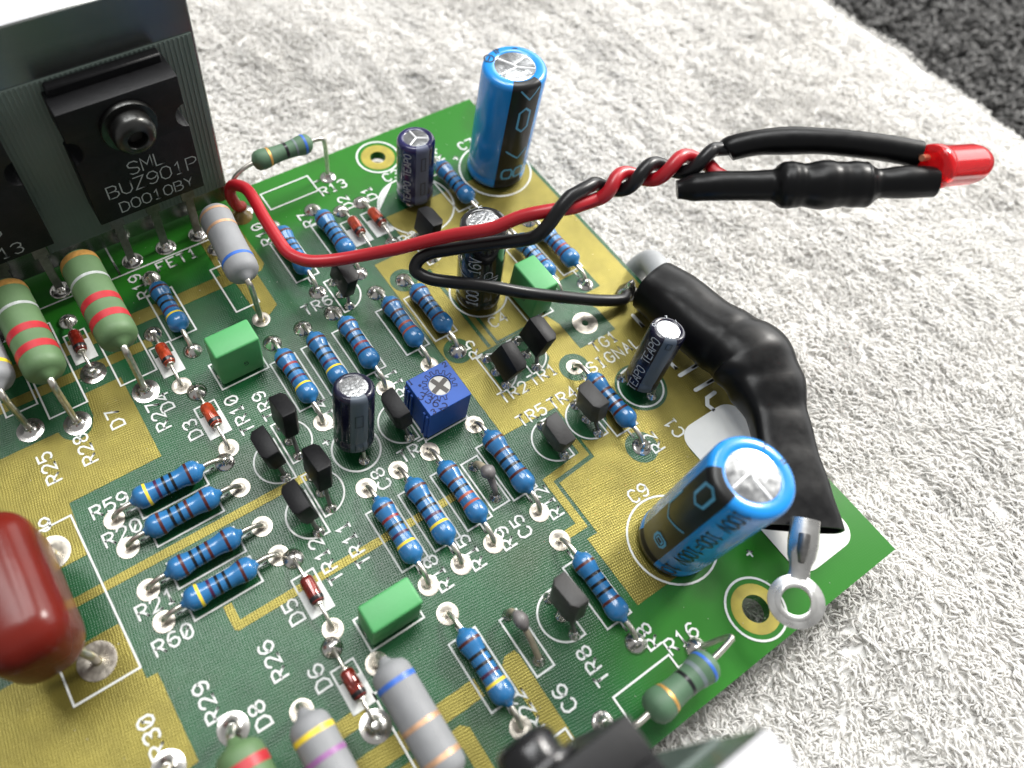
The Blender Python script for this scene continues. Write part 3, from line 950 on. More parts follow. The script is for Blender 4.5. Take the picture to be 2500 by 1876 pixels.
blue_resistor('R4', -15.6, -17.8, 'v', 'nnkkn', 'blue resistor marked R4 between the upper navy capacitor and the tall blue capacitor', ('dome', 'dome'))
blue_resistor('R3', -8.5, -37.4, 'v', 'nknrn', 'blue resistor beside the right board edge, its top under the black wire', ('dome', 'fillet'))
blue_resistor('R1', -13.5, -37.4, 'v', 'nkknn', 'blue resistor half hidden behind the green box capacitor near the right board edge', ('dome', 'fillet'))

# ================================================================== GLASS DIODES
dprof = [(-1.95, 0.55), (-1.9, 0.78), (-1.7, 0.92), (-1.3, 0.97), (1.3, 0.97), (1.7, 0.92), (1.9, 0.78), (1.95, 0.55)]
DBODY = MB().lathe(dprof, 22, (0, 0, 0), (1, 0, 0)).mesh('diode_body', angle=1.0)
DBAND = band_mesh([(-1.95, 0.55), (-1.9, 0.78), (-1.7, 0.92), (-1.3, 0.97), (1.3, 0.97), (1.7, 0.92), (1.9, 0.80), (1.95, 0.55)], 1.42, 0.85, 22, 0.03)
DSEAL = MB().lathe([(-0.35, 0.42), (-0.2, 0.6), (0.2, 0.6), (0.3, 0.3)], 16, (0, 0, 0), (1, 0, 0)).mesh('end_seal')
DLEAD = {s: MB().tube(smooth_path([(s * 1.9, 0, 1.35), (s * 3.3, 0, 1.3), (s * 4.5, 0, 0.85), (s * 5.0, 0, 0.3), (s * 5.08, 0, -0.9)], 5), 0.24, 8).mesh('lead', angle=1.2) for s in (1, -1)}


def diode(mark, cx, cy, label, pads=('dome', 'ring'), glass='diode_glass'):
    t = thing('diode', label, 'diode', (cx, cy, 0), -math.pi / 2, 'red glass diodes')
    b = obj('glass_body', DBODY, glass, t, (0, 0, 1.35), (rnd.uniform(0, 6.28), 0, rnd.uniform(-0.05, 0.05)))
    b.scale = (0.93, 0.94, 0.94)
    obj('cathode_band', DBAND, 'band_black', b)
    obj('end_seal', DSEAL, 'lead_metal', b, (-1.95, 0, 0))
    obj('end_seal', DSEAL, 'lead_metal', b, (1.95, 0, 0))
    for s in (1, -1):
        obj('lead', DLEAD[s], 'lead_metal', t)
    outline(rect(cx - 1.5, cx + 1.5, cy - 2.7, cy + 2.7))
    o = obj('outline_marking', MB().prism([(cx - 1.38, cy - 2.58), (cx + 1.38, cy - 2.58), (cx + 1.38, cy + 0.9), (cx - 1.38, cy + 0.9)], ZC, ZK - 0.01).mesh('fill', smooth=False), 'silkscreen', board)
    pad(cx, cy + 5.08, pads[0])
    pad(cx, cy - 5.08, pads[1])


diode('D4', -70.25, -24.75, 'red glass diode right of the two big green resistors, left of R19')
diode('D3', -68.85, -36.9, 'red glass diode marked D3 above the upper right end of the slanted blue resistors')
diode('D5', -68.65, -65.05, 'red glass diode marked D5 left of the lower green box capacitor', glass='diode_glass_dark')
diode('D6', -69.8, -77.0, 'red glass diode marked D6 between the two grey resistors at the bottom', ('dome', 'big'), glass='diode_glass_dark')
diode('D7', -79.85, -16.5, 'red glass diode between the two big green resistors', ('dome', 'big'), glass='diode_glass_dark')
diode('D2', -34.6, -17.55, 'red glass diode marked D2 next to blue resistor R7', ('dome', 'fillet'))
diode('D1', -30.7, -17.5, 'red glass diode marked D1 beside the white circle of the upper navy capacitor', ('dome', 'fillet'))


# ================================================================== POWER RESISTORS
def power_resistor(name, label, cx, cy, d, half, rad, z, bands, material, pitch, drop, pads, padkind=('big', 'big'), flip=False, yaw=0.0, lr=0.5, wav=0.0, out=1.2, group=None):
    rz = (-math.pi / 2 if d == 'v' else 0.0)
    t = thing(name, label, 'resistor', (cx, cy, 0), rz, group)
    pf = [(-half - 0.9, lr + 0.02), (-half - 0.35, lr + 0.35), (-half, rad * 0.62), (-half + 0.25, rad * 0.82), (-half + 0.8, rad * 0.97), (-half + 1.5, rad)]
    k = 8
    for i in range(1, k):
        x = -half + 1.5 + (2 * half - 3.0) * i / k
        pf.append((x, rad * (1 - wav * math.sin(math.pi * i / k))))
    pf += [(-a, r) for a, r in reversed(pf[:6])]
    b = obj('body', MB().lathe(pf, 32, (0, 0, 0), (1, 0, 0)).mesh('power_body', angle=1.2), material, t, (0, 0, z), (0, 0, yaw))
    for tt, w, mt in bands:
        obj('colour_band', band_mesh(pf, tt, w, 32, 0.03), mt, b)
    for s in (-1, 1):
        px = pitch[0] if s < 0 else pitch[1]
        ex = s * (half + 0.5)
        ey = math.sin(yaw) * ex
        pts = smooth_path([(ex * math.cos(yaw), ey, z), (s * (half + out), ey * 1.05, z - 0.15), (s * (half + out + 0.55), ey * 0.8, z - 1.3), (px + (s * (half + out) - px) * 0.25, ey * 0.3, z * 0.4), (px, 0, 0.4), (px, 0, -0.9)], 6)
        obj('lead', MB().tube(pts, lr, 12).mesh('lead', angle=1.2), 'lead_metal', t)
        if d == 'v':
            pad(cx, cy - px, padkind[0 if s < 0 else 1])
        else:
            pad(cx + px, cy, padkind[0 if s < 0 else 1])
    return t


GB = [(-6.6, 1.1, 'band_gold'), (-2.6, 0.5, 'band_silver'), (1.5, 1.2, 'band_red'), (4.6, 1.2, 'band_red')]
power_resistor('power_resistor', 'big green resistor with two red bands, the right one of the pair marked R27', -74.8, -18.0, 'v', 7.9, 2.65, 9.8, GB, 'power_green', (-10.1, 10.1), 0, None, ('big', 'big'), lr=0.46, group='big green resistors at left')
power_resistor('power_resistor', 'big green resistor with two red bands, the left one of the pair marked R28', -84.5, -18.0, 'v', 7.9, 2.65, 9.8, GB, 'power_green', (-10.1, 10.1), 0, None, ('big', 'big'), lr=0.46, yaw=0.02, group='big green resistors at left')
power_resistor('power_resistor', 'grey resistor cut off at the left picture edge, beside the big green pair', -90.1, -17.5, 'v', 6.7, 2.4, 9.6, [(-4.8, 0.6, 'band_copper'), (4.4, 0.6, 'band_yellow')], 'power_grey', (-8.4, 8.4), 0, None, ('big', 'big'), lr=0.42)
power_resistor('power_resistor', 'grey resistor with blue lower band, standing beside the big black power transistor', -55.6, -17.5, 'v', 6.5, 2.4, 9.6, [(-5.2, 0.5, 'band_copper'), (-2.4, 0.5, 'band_copper'), (3.9, 0.55, 'band_blue')], 'power_grey', (-7.8, 7.8), 0, None, ('fillet', 'ring'), lr=0.42, out=0.9, wav=0.05, yaw=-0.09)
power_resistor('power_resistor', 'grey resistor with blue upper band at the bottom, below the lower green box capacitor', -66.2, -84.6, 'v', 6.4, 2.3, 7.6, [(-4.3, 0.6, 'band_blue'), (0.6, 0.55, 'band_copper'), (4.4, 0.6, 'band_copper')], 'power_grey', (-8.2, 8.2), 0, None, ('ring', 'ring'), lr=0.46, out=0.9)
power_resistor('power_resistor', 'grey resistor with yellow and violet bands, cut off by the bottom picture edge', -76.1, -84.4, 'v', 6.4, 2.3, 7.8, [(-4.4, 0.6, 'band_yellow'), (-1.9, 0.6, 'band_purple'), (1.0, 0.5, 'band_copper'), (4.4, 0.6, 'band_copper')], 'power_grey', (-8.2, 8.2), 0, None, ('ring', 'ring'), lr=0.46, out=0.9)
power_resistor('power_resistor', 'green resistor with a wide red band, cut off by the bottom picture edge', -83.4, -84.2, 'v', 7.6, 2.6, 7.8, [(-5.2, 1.1, 'band_red'), (-2.3, 1.0, 'band_red'), (5.6, 0.9, 'band_gold')], 'power_green', (-10.6, 10.6), 0, None, ('big', 'big'), lr=0.48, out=1.0)
power_resistor('power_resistor', 'green resistor in the bottom left of which only a bent lead shows', -91.0, -84.4, 'v', 7.4, 2.6, 8.6, [(-5.2, 1.1, 'band_red')], 'power_green', (-11.0, 11.0), 0, None, ('big', 'big'), lr=0.48, out=1.0)
outline(rect(-77.4, -72.15, -25.6, -10.4))
outline(rect(-87.4, -82.2, -25.6, -10.4))
outline(rect(-92.2, -88.0, -22.5, -10.4))
outline(rect(-58.15, -54.35, -22.25, -13.1), [(-56.2, -13.1), (-56.2, -11.6)])
outline(rect(-68.3, -63.9, -91.0, -79.0))
outline(rect(-78.3, -73.9, -91.0, -79.0))

# small green resistor R13, raised above the board's far edge
t = thing('raised_resistor', 'small dark green resistor on long bent leads above the far board edge, marked R13', 'resistor', (-40.5, -4.7, 0))
spf = [(-5.3, 0.3), (-5.05, 0.7), (-4.85, 1.15), (-4.4, 1.5), (-3.7, 1.62), (-2.9, 1.58), (-1.8, 1.36), (-0.6, 1.28), (0.8, 1.28), (2.0, 1.38), (2.9, 1.55), (3.6, 1.6), (4.3, 1.48), (4.75, 1.1), (4.95, 0.7), (5.2, 0.3)]
b = obj('body', MB().lathe(spf, 28, (0, 0, 0), (1, 0, 0)).mesh('body', angle=1.2), 'small_green', t, (0.2, 0, 9.3), (0, 0.03, 0))
for tt, w, mt in ((-2.5, 0.4, 'band_gold'), (0.4, 0.5, 'band_black'), (2.0, 0.35, 'band_greyviolet'), (3.55, 0.42, 'band_blue')):
    obj('colour_band', band_mesh(spf, tt, w, 28, 0.025), mt, b)
obj('lead', MB().tube(smooth_path([(-4.9, 0, 9.4), (-6.3, 0, 9.1), (-8.0, 0, 8.2), (-8.8, 0, 6.8), (-8.9, -0.1, 4.6), (-8.2, 0, 1.6), (-7.9, 0, -0.9)], 6), 0.36, 10).mesh('lead', angle=1.2), 'lead_metal', t)
obj('lead', MB().tube(smooth_path([(5.0, 0, 9.2), (6.4, 0, 9.15), (7.2, 0, 8.8), (7.55, 0, 7.9), (7.75, 0, 4.0), (7.8, 0, 0.5), (7.8, 0, -0.9)], 6), 0.36, 10).mesh('lead', angle=1.2), 'lead_metal', t)
pad(-32.7, -4.7, 'fillet')
pad(-48.4, -4.7, 'fillet', 1.1)
# small green resistor R16 at the near edge
t = thing('raised_resistor', 'small pale green resistor by the near board edge with an upturned lead, marked R16', 'resistor', (-39.0, -97.5, 0))
b = obj('body', MB().lathe([(a, r * 1.2) for a, r in spf], 28, (0, 0, 0), (1, 0, 0)).mesh('body', angle=1.2), 'small_green', t, (0.2, -0.2, 5.3), (0, 0, 0.03))
spf2 = [(a, r * 1.2) for a, r in spf]
for tt, w, mt in ((-2.3, 0.42, 'band_gold'), (0.5, 0.5, 'band_black'), (2.1, 0.55, 'band_greyviolet'), (3.6, 0.42, 'band_blue')):
    obj('colour_band', band_mesh(spf2, tt, w, 28, 0.025), mt, b)
obj('lead', MB().tube(smooth_path([(-4.9, -0.3, 5.3), (-6.6, -0.4, 5.2), (-7.9, -0.2, 4.2), (-8.4, 0.8, 2.0), (-8.4, 1.4, 0.4), (-8.4, 1.5, -0.9)], 6), 0.38, 10).mesh('lead', angle=1.2), 'lead_metal', t)
obj('lead', MB().tube(smooth_path([(5.0, -0.05, 5.3), (6.6, 0.1, 5.4), (8.2, 0.35, 5.6), (8.9, 0.6, 5.3), (8.4, 1.0, 3.4), (7.2, 1.4, 1.0), (6.9, 1.6, -0.9)], 6), 0.38, 10).mesh('lead', angle=1.2), 'lead_metal', t)
pad(-32.2, -95.9, 'dome')
pad(-47.4, -96.0, 'fillet')


# ================================================================== BLACK E-LINE TRANSISTORS
def tr_outline(w=4.5, dpt=2.3, ch=0.62):
    h, q = w / 2, dpt / 2
    # flat face towards -x, chamfered corners towards +x
    return [(-q, -h), (q - ch * 0.9, -h), (q, -h + ch * 1.2), (q, h - ch * 1.2), (q - ch * 0.9, h), (-q, h)]


TRB = MB().prism(tr_outline(), 0.0, 4.2, bottom=True).mesh('transistor_body', bevel=0.14, segs=2)


def transistor(mark, px, py, top, side, label, z0=2.6, grey=False, arc_c=None):
    """pads at (px, py +- 2.6); top = centre of the top face; side = +1 flat face at left, -1 at right"""
    t = thing('transistor', label, 'transistor', (px, py, 0), 0.0, 'small black transistors')
    hgt = 4.2
    tx, ty, tz = top[0] - px, top[1] - py, top[2]
    zb = tz - hgt
    f = 0.35
    bx_, by_ = tx * f, ty * f
    d = Vector((tx - bx_, ty - by_, tz - zb)).normalized()
    q = Vector((0, 0, 1)).rotation_difference(d)
    b = obj('body', TRB, 'transistor_grey' if grey else 'transistor_black', t, (bx_, by_, zb))
    rot = q.to_matrix() @ Matrix.Rotation(math.pi if side < 0 else 0.0, 3, 'Z')
    b.rotation_euler = rot.to_euler()
    for k in (-1, 0, 1):
        a = Vector((bx_, by_ + k * 1.27, zb + 0.2))
        pts = smooth_path([a, (bx_ * 0.6, by_ * 0.6 + k * 1.7, zb * 0.6), (0, k * 2.55, 0.4), (0, k * 2.6, -0.9)], 5)
        obj('lead', MB().tube(pts, (0.30), 8).mesh('lead', angle=1.2), 'dark_lead', t)
        pad(px, py + k * 2.6, 'small')
    fx = px - side * 1.2
    arcp = [(fx, py + 3.3)] + [(fx + side * (0.8 + 3.4 * math.cos(a)), py + 3.3 * math.sin(a)) for a in [math.pi / 2 - math.pi * i / 24 for i in range(25)]] + [(fx, py - 3.3)]
    outline(arcp + [arcp[0]])
    return t


transistor('TR6', -43.0, -27.2, (-42.3, -28.2, 7.0), 1, 'small black transistor marked TR6 just below the red wire')
transistor('TR9', -61.3, -45.2, (-60.6, -43.2, 7.2), 1, 'upper right one of the four black transistors clustered left of the slate striped capacitor')
transistor('TR10', -64.3, -47.1, (-65.4, -46.9, 7.0), -1, 'upper left one of the four clustered black transistors, above the gold trace')
transistor('TR11', -61.3, -54.0, (-60.5, -52.3, 7.6), 1, 'lower right one of the four clustered black transistors')
transistor('TR12', -64.2, -56.0, (-65.5, -55.4, 7.0), -1, 'lowest one of the four clustered black transistors, beside the gold trace end')
transistor('TR7', -47.0, -50.7, (-48.2, -50.7, 7.0), -1, 'black transistor standing against the left side of the blue trimmer')
transistor('TR5', -30.0, -64.2, (-31.1, -65.0, 6.2), -1, 'grey-topped transistor marked TR5 with no resistor touching it', grey=True)
transistor('TR4', -23.7, -64.05, (-24.3, -63.4, 7.0), -1, 'grey-topped transistor marked TR4 touching blue resistor R2', grey=True)
transistor('TR8', -44.0, -83.85, (-43.6, -82.5, 7.2), -1, 'grey-topped transistor marked TR8, lowest in the picture, beside R8', grey=True)
transistor('TR2', -30.4, -50.9, (-29.2, -52.6, 6.2), 1, 'left one of the two black transistors on gold copper right of the trimmer')
transistor('TR1', -24.7, -50.75, (-23.3, -51.3, 7.0), 1, 'right one of the two black transistors on gold copper, nearest the signal pad')
transistor('TR3', -26.8, -26.0, (-25.8, -25.6, 7.0), 1, 'black transistor between the upper navy capacitor and the black capacitor, above the red wire')


# ================================================================== ELECTROLYTIC CAPACITORS
def cyl(R0, off=0.0):
    """maps (arc length, height) onto a standing cylinder of radius R0 at angle off (degrees)"""
    def fn(x, y, l):
        a = math.radians(off) + x / R0
        return ((R0 + 0.05 + l) * math.cos(a), (R0 + 0.05 + l) * math.sin(a), y)
    return fn


def electro(label, base, z0, top, R0, sleeve, disc, score, parts, lead_x=1.25, leadmat='lead_metal', lead_dir=(0, 1), padk='small'):
    """parts: list of callables that add printed parts to (thing, R0, H)"""
    t = thing('capacitor', label, 'capacitor', (base[0], base[1], 0))
    v = Vector((top[0] - base[0], top[1] - base[1], top[2] - z0))
    H = v.length
    q = Vector((0, 0, 1)).rotation_difference(v.normalized())
    e = 0.12 * R0
    pf = [(0.0, R0 * 0.80), (0.05, R0 * 0.93), (0.35, R0 * 1.0), (1.3, R0), (1.7, R0 * 0.965), (2.1, R0 * 0.965), (2.5, R0), (H - 0.9, R0), (H - 0.45, R0 * 0.985), (H - 0.15, R0 * 0.93), (H, R0 * 0.85), (H - 0.02, disc * R0 + 0.25), (H - 0.12, disc * R0), (H - 0.2, disc * R0 - 0.1)]
    b = obj('sleeve', MB().lathe(pf, 48).mesh('sleeve', angle=1.0), sleeve, t, (0, 0, z0))
    b.rotation_euler = q.to_euler()
    d = obj('aluminium_top', MB().lathe([(H - 0.3, disc * R0 + 0.02), (H - 0.14, disc * R0), (H - 0.10, disc * R0 * 0.9), (H - 0.09, 0.01)], 40, cap0=False, cap1=True).mesh('top', angle=1.2), 'cap_top' if score else 'cap_top_rough', b)
    if score:
        for a0 in score:
            mb = MB()
            p0 = Vector((math.cos(math.radians(a0[0])) * a0[1], math.sin(math.radians(a0[0])) * a0[1]))
            p1 = Vector((math.cos(math.radians(a0[2])) * a0[3], math.sin(math.radians(a0[2])) * a0[3]))
            mb.tube([(p0.x, p0.y, H - 0.10), (p1.x, p1.y, H - 0.10)], [(0.17, 0.09)] * 2, 6)
            obj('score_line', mb, 'score', d)
    for fn in parts:
        fn(b, R0, H)
    for s in (-1, 1):
        lx, ly = lead_dir[0] * s * lead_x, lead_dir[1] * s * lead_x
        wx, wy = lx, ly
        obj('lead', MB().tube([(lx * 0.9, ly * 0.9, z0 + 0.1), (wx, wy, z0 * 0.5), (wx, wy, -0.9)], 0.3, 8).mesh('lead', angle=1.2), leadmat, t)
        pad(base[0] + wx, base[1] + wy, padk)
    return t


def stripe(a0, a1, material, z1=None):
    def fn(b, R0, H):
        zt = H if z1 is None else z1
        pf = [(0.0, R0 * 0.82), (0.35, R0 * 1.0 + 0.02), (1.3, R0 + 0.02), (1.7, R0 * 0.965 + 0.02), (2.1, R0 * 0.965 + 0.02), (2.5, R0 + 0.02), (H - 0.9, R0 + 0.02), (H - 0.45, R0 * 0.985 + 0.02), (H - 0.15, R0 * 0.93 + 0.02), (H + 0.02, R0 * 0.85), (H + 0.005, R0 * 0.70)]
        n = 14
        vs, fs = [], []
        for z, r in pf:
            for j in range(n + 1):
                a = math.radians(a0 + (a1 - a0) * j / n)
                vs.append((r * math.cos(a), r * math.sin(a), z))
        for i in range(len(pf) - 1):
            for j in range(n):
                k = i * (n + 1) + j
                fs.append((k, k + 1, k + n + 2, k + n + 1))
        obj('stripe', MB().add(vs, fs).mesh('stripe', angle=1.2), material, b)
    return fn


def vtext(s, h, stroke, off, zc, material, adv=1.45, wfac=0.9, down=False):
    """letters running up the side of the can"""
    def fn(b, R0, H):
        base_fn = cyl(R0, off)
        sg = -1 if down else 1
        f2 = lambda x, y, l: base_fn(-y * sg, zc + x * sg, l + 0.02)
        o = obj('lettering', text_mb(s, h, stroke, f2, adv=adv, wfac=wfac, maxlen=0.5).mesh('lettering', smooth=False), material, b)
    return fn


def vshape(polys, w, off, zc, material):
    def fn(b, R0, H):
        base_fn = cyl(R0, off)
        mb = MB()
        for k, p in enumerate(polys):
            ribbon(mb, p, w, lambda x, y, l: base_fn(x, zc + y, l + 0.02), lift=0.004 * k, maxlen=0.5)
        obj('lettering', mb.mesh('lettering', smooth=False), material, b)
    return fn


def topmark(polys, w, material):
    def fn(b, R0, H):
        mb = MB()
        for k, p in enumerate(polys):
            ribbon(mb, p, w, lambda x, y, l: (x, y, H + 0.04 + l), lift=0.004 * k)
        obj('lettering', mb.mesh('lettering', smooth=False), material, b)
    return fn


CEL = [(0.9, -1.5), (0.9, 1.5), (0, 2.3), (-0.9, 1.5), (-0.9, -1.5), (0, -2.3), (0.9, -1.5)]
BOXY = [(0.55, -1.0), (0.85, -0.5), (0.85, 0.5), (0.55, 1.0), (-0.55, 1.0), (-0.85, 0.5), (-0.85, -0.5), (-0.55, -1.0), (0.55, -1.0)]
C7A = -132
electro('tall blue capacitor with a black stripe at the far right corner of the board', (-6.42, -17.3), 0.5, (-6.75, -17.65, 22.0), 5.0, 'sleeve_blue', 0.64,
        [(100, 0.35, 118, 3.1), (100, 0.35, 20, 3.1), (-80, 0.35, -170, 3.1), (-80, 0.35, -40, 3.1), (100, 0.35, -80, 0.35)],
        [stripe(C7A + 2, C7A + 60, 'stripe_black'),
         vshape([CEL], 0.34, C7A + 33, 15.2, 'ink_lightblue'), vshape([[(-1.8, 0.8), (0.4, -1.0), (1.9, 0.6)]], 0.28, C7A + 33, 8.0, 'ink_lightblue'),
         vshape([BOXY], 0.34, C7A + 22, 3.6, 'ink_lightblue'), vshape([BOXY], 0.34, C7A + 46, 3.6, 'ink_lightblue'),
         vshape([[(-1.4, 0.9), (0.2, -0.9), (1.8, 0.9)]], 0.26, C7A + 34, 20.0, 'ink_lightblue'),
         topmark([arc(-2.6, 3.2, 0.8, 0, 350, 12), [(-3.0, 2.9), (-2.2, 3.5)], [(-0.9, 3.6), (-0.9, 4.5)], [(-0.5, 3.6), (-0.5, 4.5), (-0.1, 4.1)], [(2.0, 3.4), (2.6, 3.0)]], 0.2, 'ink_black')],
        lead_x=2.5)
C9A = -173
electro('tall blue capacitor with a black stripe near the black sleeve, seen from above', (-25.4, -84.2), 0.5, (-24.9, -84.95, 23.2), 4.85, 'sleeve_blue', 0.64,
        [(60, 0.5, 95, 3.0), (60, 0.5, 178, 3.0), (-120, 0.5, -5, 3.0), (-120, 0.5, -95, 3.0), (60, 0.5, -120, 0.5)],
        [stripe(C9A - 52, C9A + 4, 'stripe_black'),
         vshape([BOXY], 0.34, C9A - 16, 6.0, 'ink_lightblue'), vshape([[(-0.45, -0.4), (-0.45, 0.4), (0.45, 0.4), (0.45, -0.4), (-0.45, -0.4)]], 0.2, C9A - 16, 6.0, 'ink_lightblue'),
         vshape([[(-2.0, 2.0), (-2.0, -2.0), (-0.6, -3.0), (2.0, -1.6)]], 0.26, C9A - 26, 13.5, 'ink_lightblue'),
         vshape([CEL], 0.36, C9A - 22, 20.0, 'ink_lightblue'),
         vtext('100V 100=100V 100', 1.75, 0.26, C9A + 26, 11.2, 'ink_black', adv=1.28, wfac=0.92, down=True),
         topmark([[(3.3, 1.6), (3.9, 2.0)], [(3.9, -0.4), (4.3, -0.4)], [(3.9, -0.8), (4.3, -0.8)]], 0.2, 'ink_black')],
        lead_x=2.5)
C3A = -126
electro('small navy capacitor near the far mounting hole', (-22.4, -16.0), 1.0, (-22.2, -14.95, 12.5), 3.05, 'sleeve_navy', 0.66,
        [(90, 0.0, 90, 1.95), (210, 0.0, 210, 1.95), (330, 0.0, 330, 1.95)],
        [stripe(C3A + 4, C3A + 46, 'stripe_slate'), vtext('TEAPO TEAPO', 1.15, 0.13, C3A - 22, 5.6, 'ink_silver', adv=1.3),
         vshape([[(-0.35, -1.2), (0.35, -1.2), (0.35, 1.2), (-0.35, 1.2), (-0.35, -1.2)]], 0.1, C3A + 27, 8.5, 'ink_black'),
         vshape([[(-0.35, -1.2), (0.35, -1.2), (0.35, 1.2), (-0.35, 1.2), (-0.35, -1.2)]], 0.1, C3A + 27, 3.6, 'ink_black')], lead_dir=(0.9, 0.45))
C4A = -135
electro('black capacitor partly covered by the red and black wires', (-25.2, -38.6), 0.9, (-24.9, -36.6, 15.9), 3.45, 'sleeve_black', 0.66, None,
        [vtext('100uF 16V', 1.7, 0.18, C4A - 8, 6.2, 'ink_silver', adv=1.22, wfac=0.8), vtext('NP', 2.2, 0.16, C4A + 36, 6.8, 'ink_silver', adv=1.4),
         vshape([arc(0, 0, 2.2, 140, 320, 14)], 0.14, C4A - 22, 9.0, 'ink_silver'), topmark([[(0.9, 2.6), (1.1, 3.1)], [(1.4, 2.5), (1.0, 2.8), (1.6, 2.9)]], 0.12, 'ink_silver')], lead_dir=(0.7, -0.7), lead_x=1.7)
C8A = -119
electro('navy capacitor with a slate stripe in the board middle, right of four black transistors', (-54.3, -50.6), 2.6, (-52.85, -48.3, 12.3), 2.72, 'sleeve_midnight', 0.68, None,
        [stripe(C8A - 10, C8A + 40, 'stripe_dimslate'), vshape([[(-0.5, -1.0), (0.5, -1.0), (0.5, 1.0), (-0.5, 1.0), (-0.5, -1.0)]], 0.1, C8A + 14, 6.2, 'ink_black'),
         vshape([[(-0.5, -0.5), (-0.5, 0.5)], [(0.5, -0.5), (0.5, 0.5)]], 0.1, C8A + 14, 1.2, 'ink_black')], lead_dir=(0.08, -1.0), lead_x=2.4)
C1A = -158
electro('narrow navy capacitor near the signal pad, in front of the black sleeve', (-13.9, -63.8), 2.0, (-12.3, -62.75, 13.0), 2.5, 'sleeve_midnight', 0.66, None,
        [stripe(C1A + 8, C1A + 52, 'stripe_dimslate'), vtext('TEAPO TEAPO', 1.25, 0.13, C1A - 14, 5.4, 'ink_silver', adv=1.3),
         vshape([[(-0.35, -0.5), (0.35, -0.5), (0.35, 0.5), (-0.35, 0.5), (-0.35, -0.5)]], 0.1, C1A + 30, 10.2, 'ink_black'),
         topmark([arc(-1.4, 1.5, 0.25, 0, 340, 10), [(1.2, 1.6), (1.5, 1.9), (1.2, 2.0)], [(1.9, 0.4), (2.1, 0.8)]], 0.1, 'ink_silver')], lead_dir=(0.4, -1.0), lead_x=2.3)


# ================================================================== GREEN BOX CAPACITORS
def box_cap(label, x0, x1, y0, y1, h, marks):
    t = thing('box_capacitor', label, 'capacitor', ((x0 + x1) / 2, (y0 + y1) / 2, 0), 0, 'green box capacitors')
    a, c = (x1 - x0) / 2, (y1 - y0) / 2
    obj('case', MB().box((-a, -c, 0.35), (a, c, h)).mesh('case', bevel=0.32, segs=3), 'box_green', t)
    for fn, s, hh, st in marks:
        obj('lettering', text_mb(s, hh, st, fn).mesh('lettering', smooth=False), 'ink_black' if s == '5' else 'ink_silver', t)
    for s in (-1, 1):
        p = (s * a * 0.78, 0) if a > c else (0, s * c * 0.78)
        obj('lead', MB().tube([(p[0], p[1], 0.6), (p[0], p[1], -0.9)], 0.3, 8).mesh('lead'), 'lead_metal', t)
        pad((x0 + x1) / 2 + p[0], (y0 + y1) / 2 + p[1], 'small')
    outline(rect(x0 - 0.35, x1 + 0.35, y0 - 0.35, y1 + 0.35))


box_cap('bright green box capacitor under the big black transistor, beside blue resistor R19', -65.3, -58.8, -33.0, -29.1, 7.6,
        [(lambda x, y, l: (0.7 + x, -1.95 - 0.02 - l, 3.2 + y), '5', 0.8, 0.14)])
box_cap('bright green box capacitor lowest on the board, below blue resistor R18', -65.7, -58.9, -74.5, -70.9, 7.0, [])
box_cap('bright green box capacitor under the black wire, beside the black capacitor', -20.5, -16.6, -46.2, -39.9, 7.2,
        [(lambda x, y, l: (-1.95 - 0.02 - l, -0.6 - x, 3.0 + y), '5', 0.9, 0.14)])

# ================================================================== BLUE TRIMMER
t = thing('trimmer', 'blue square trimmer potentiometer with a cross-slotted grey rotor', 'trimmer', (-41.75, -51.7, 0))
hx_, hy_, hh = 3.3, 3.1, 6.9
tb = obj('case', MB().prism([(-hx_, -hy_), (hx_, -hy_), (hx_, hy_), (-hx_, hy_)], 0.3, hh, holes=[circle(0.35, 0.25, 1.56, 30)], bottom=True).mesh('case', bevel=0.07, segs=1), 'trimmer_blue', t)
mb = MB()
gear = []
for i in range(-7, 6):
    a = math.radians(90 - i * 24)
    r0, r1, dw = 1.78, 2.35, math.radians(6.0)
    gear += [(0.35 + r0 * math.cos(a + dw * 2), 0.25 + r0 * math.sin(a + dw * 2)), (0.35 + r0 * math.cos(a + dw * 1.1), 0.25 + r0 * math.sin(a + dw * 1.1)), (0.35 + r1 * math.cos(a + dw * 0.6), 0.25 + r1 * math.sin(a + dw * 0.6)), (0.35 + r1 * math.cos(a - dw * 0.6), 0.25 + r1 * math.sin(a - dw * 0.6)), (0.35 + r0 * math.cos(a - dw * 1.1), 0.25 + r0 * math.sin(a - dw * 1.1))]
ribbon(mb, gear, 0.12, lambda x, y, l: (x, y, hh + 0.012 + l))
obj('dial_marking', mb.mesh('dial', smooth=False), 'trimmer_ink', tb)
rot = obj('rotor', MB().lathe([(hh - 1.2, 1.54), (hh - 0.25, 1.54), (hh - 0.18, 1.46), (hh - 0.18, 0.02)], 30, (0.35, 0.25, 0), cap0=False), 'rotor_grey', t)
for a in (20, 110):
    q = math.radians(a)
    c_, s_ = math.cos(q), math.sin(q)
    pts = [(0.35 + c_ * u - s_ * w, 0.25 + s_ * u + c_ * w) for u, w in ((-1.4, -0.34), (1.4, -0.34), (1.4, 0.34), (-1.4, 0.34))]
    obj('slot', MB().prism(pts, hh - 0.3, hh - 0.16 + (0.004 if a == 110 else 0)).mesh('slot', smooth=False), 'rotor_slot', rot)
q45 = lambda cx_, cy_, ang: (lambda x, y, l: (cx_ + x * math.cos(ang) - y * math.sin(ang), cy_ + x * math.sin(ang) + y * math.cos(ang), hh + 0.015 + l))
for s, x, y, a, h_ in (('3362', -1.85, -1.35, math.radians(-60), 1.1), ('1', -2.85, 2.6, 0, 0.7), ('3', -2.6, -2.7, 0, 0.7), ('2', 2.7, 2.6, 0, 0.7)):
    obj('lettering', text_mb(s, h_, 0.16, q45(x, y, a)).mesh('lettering', smooth=False), 'trimmer_ink', tb)
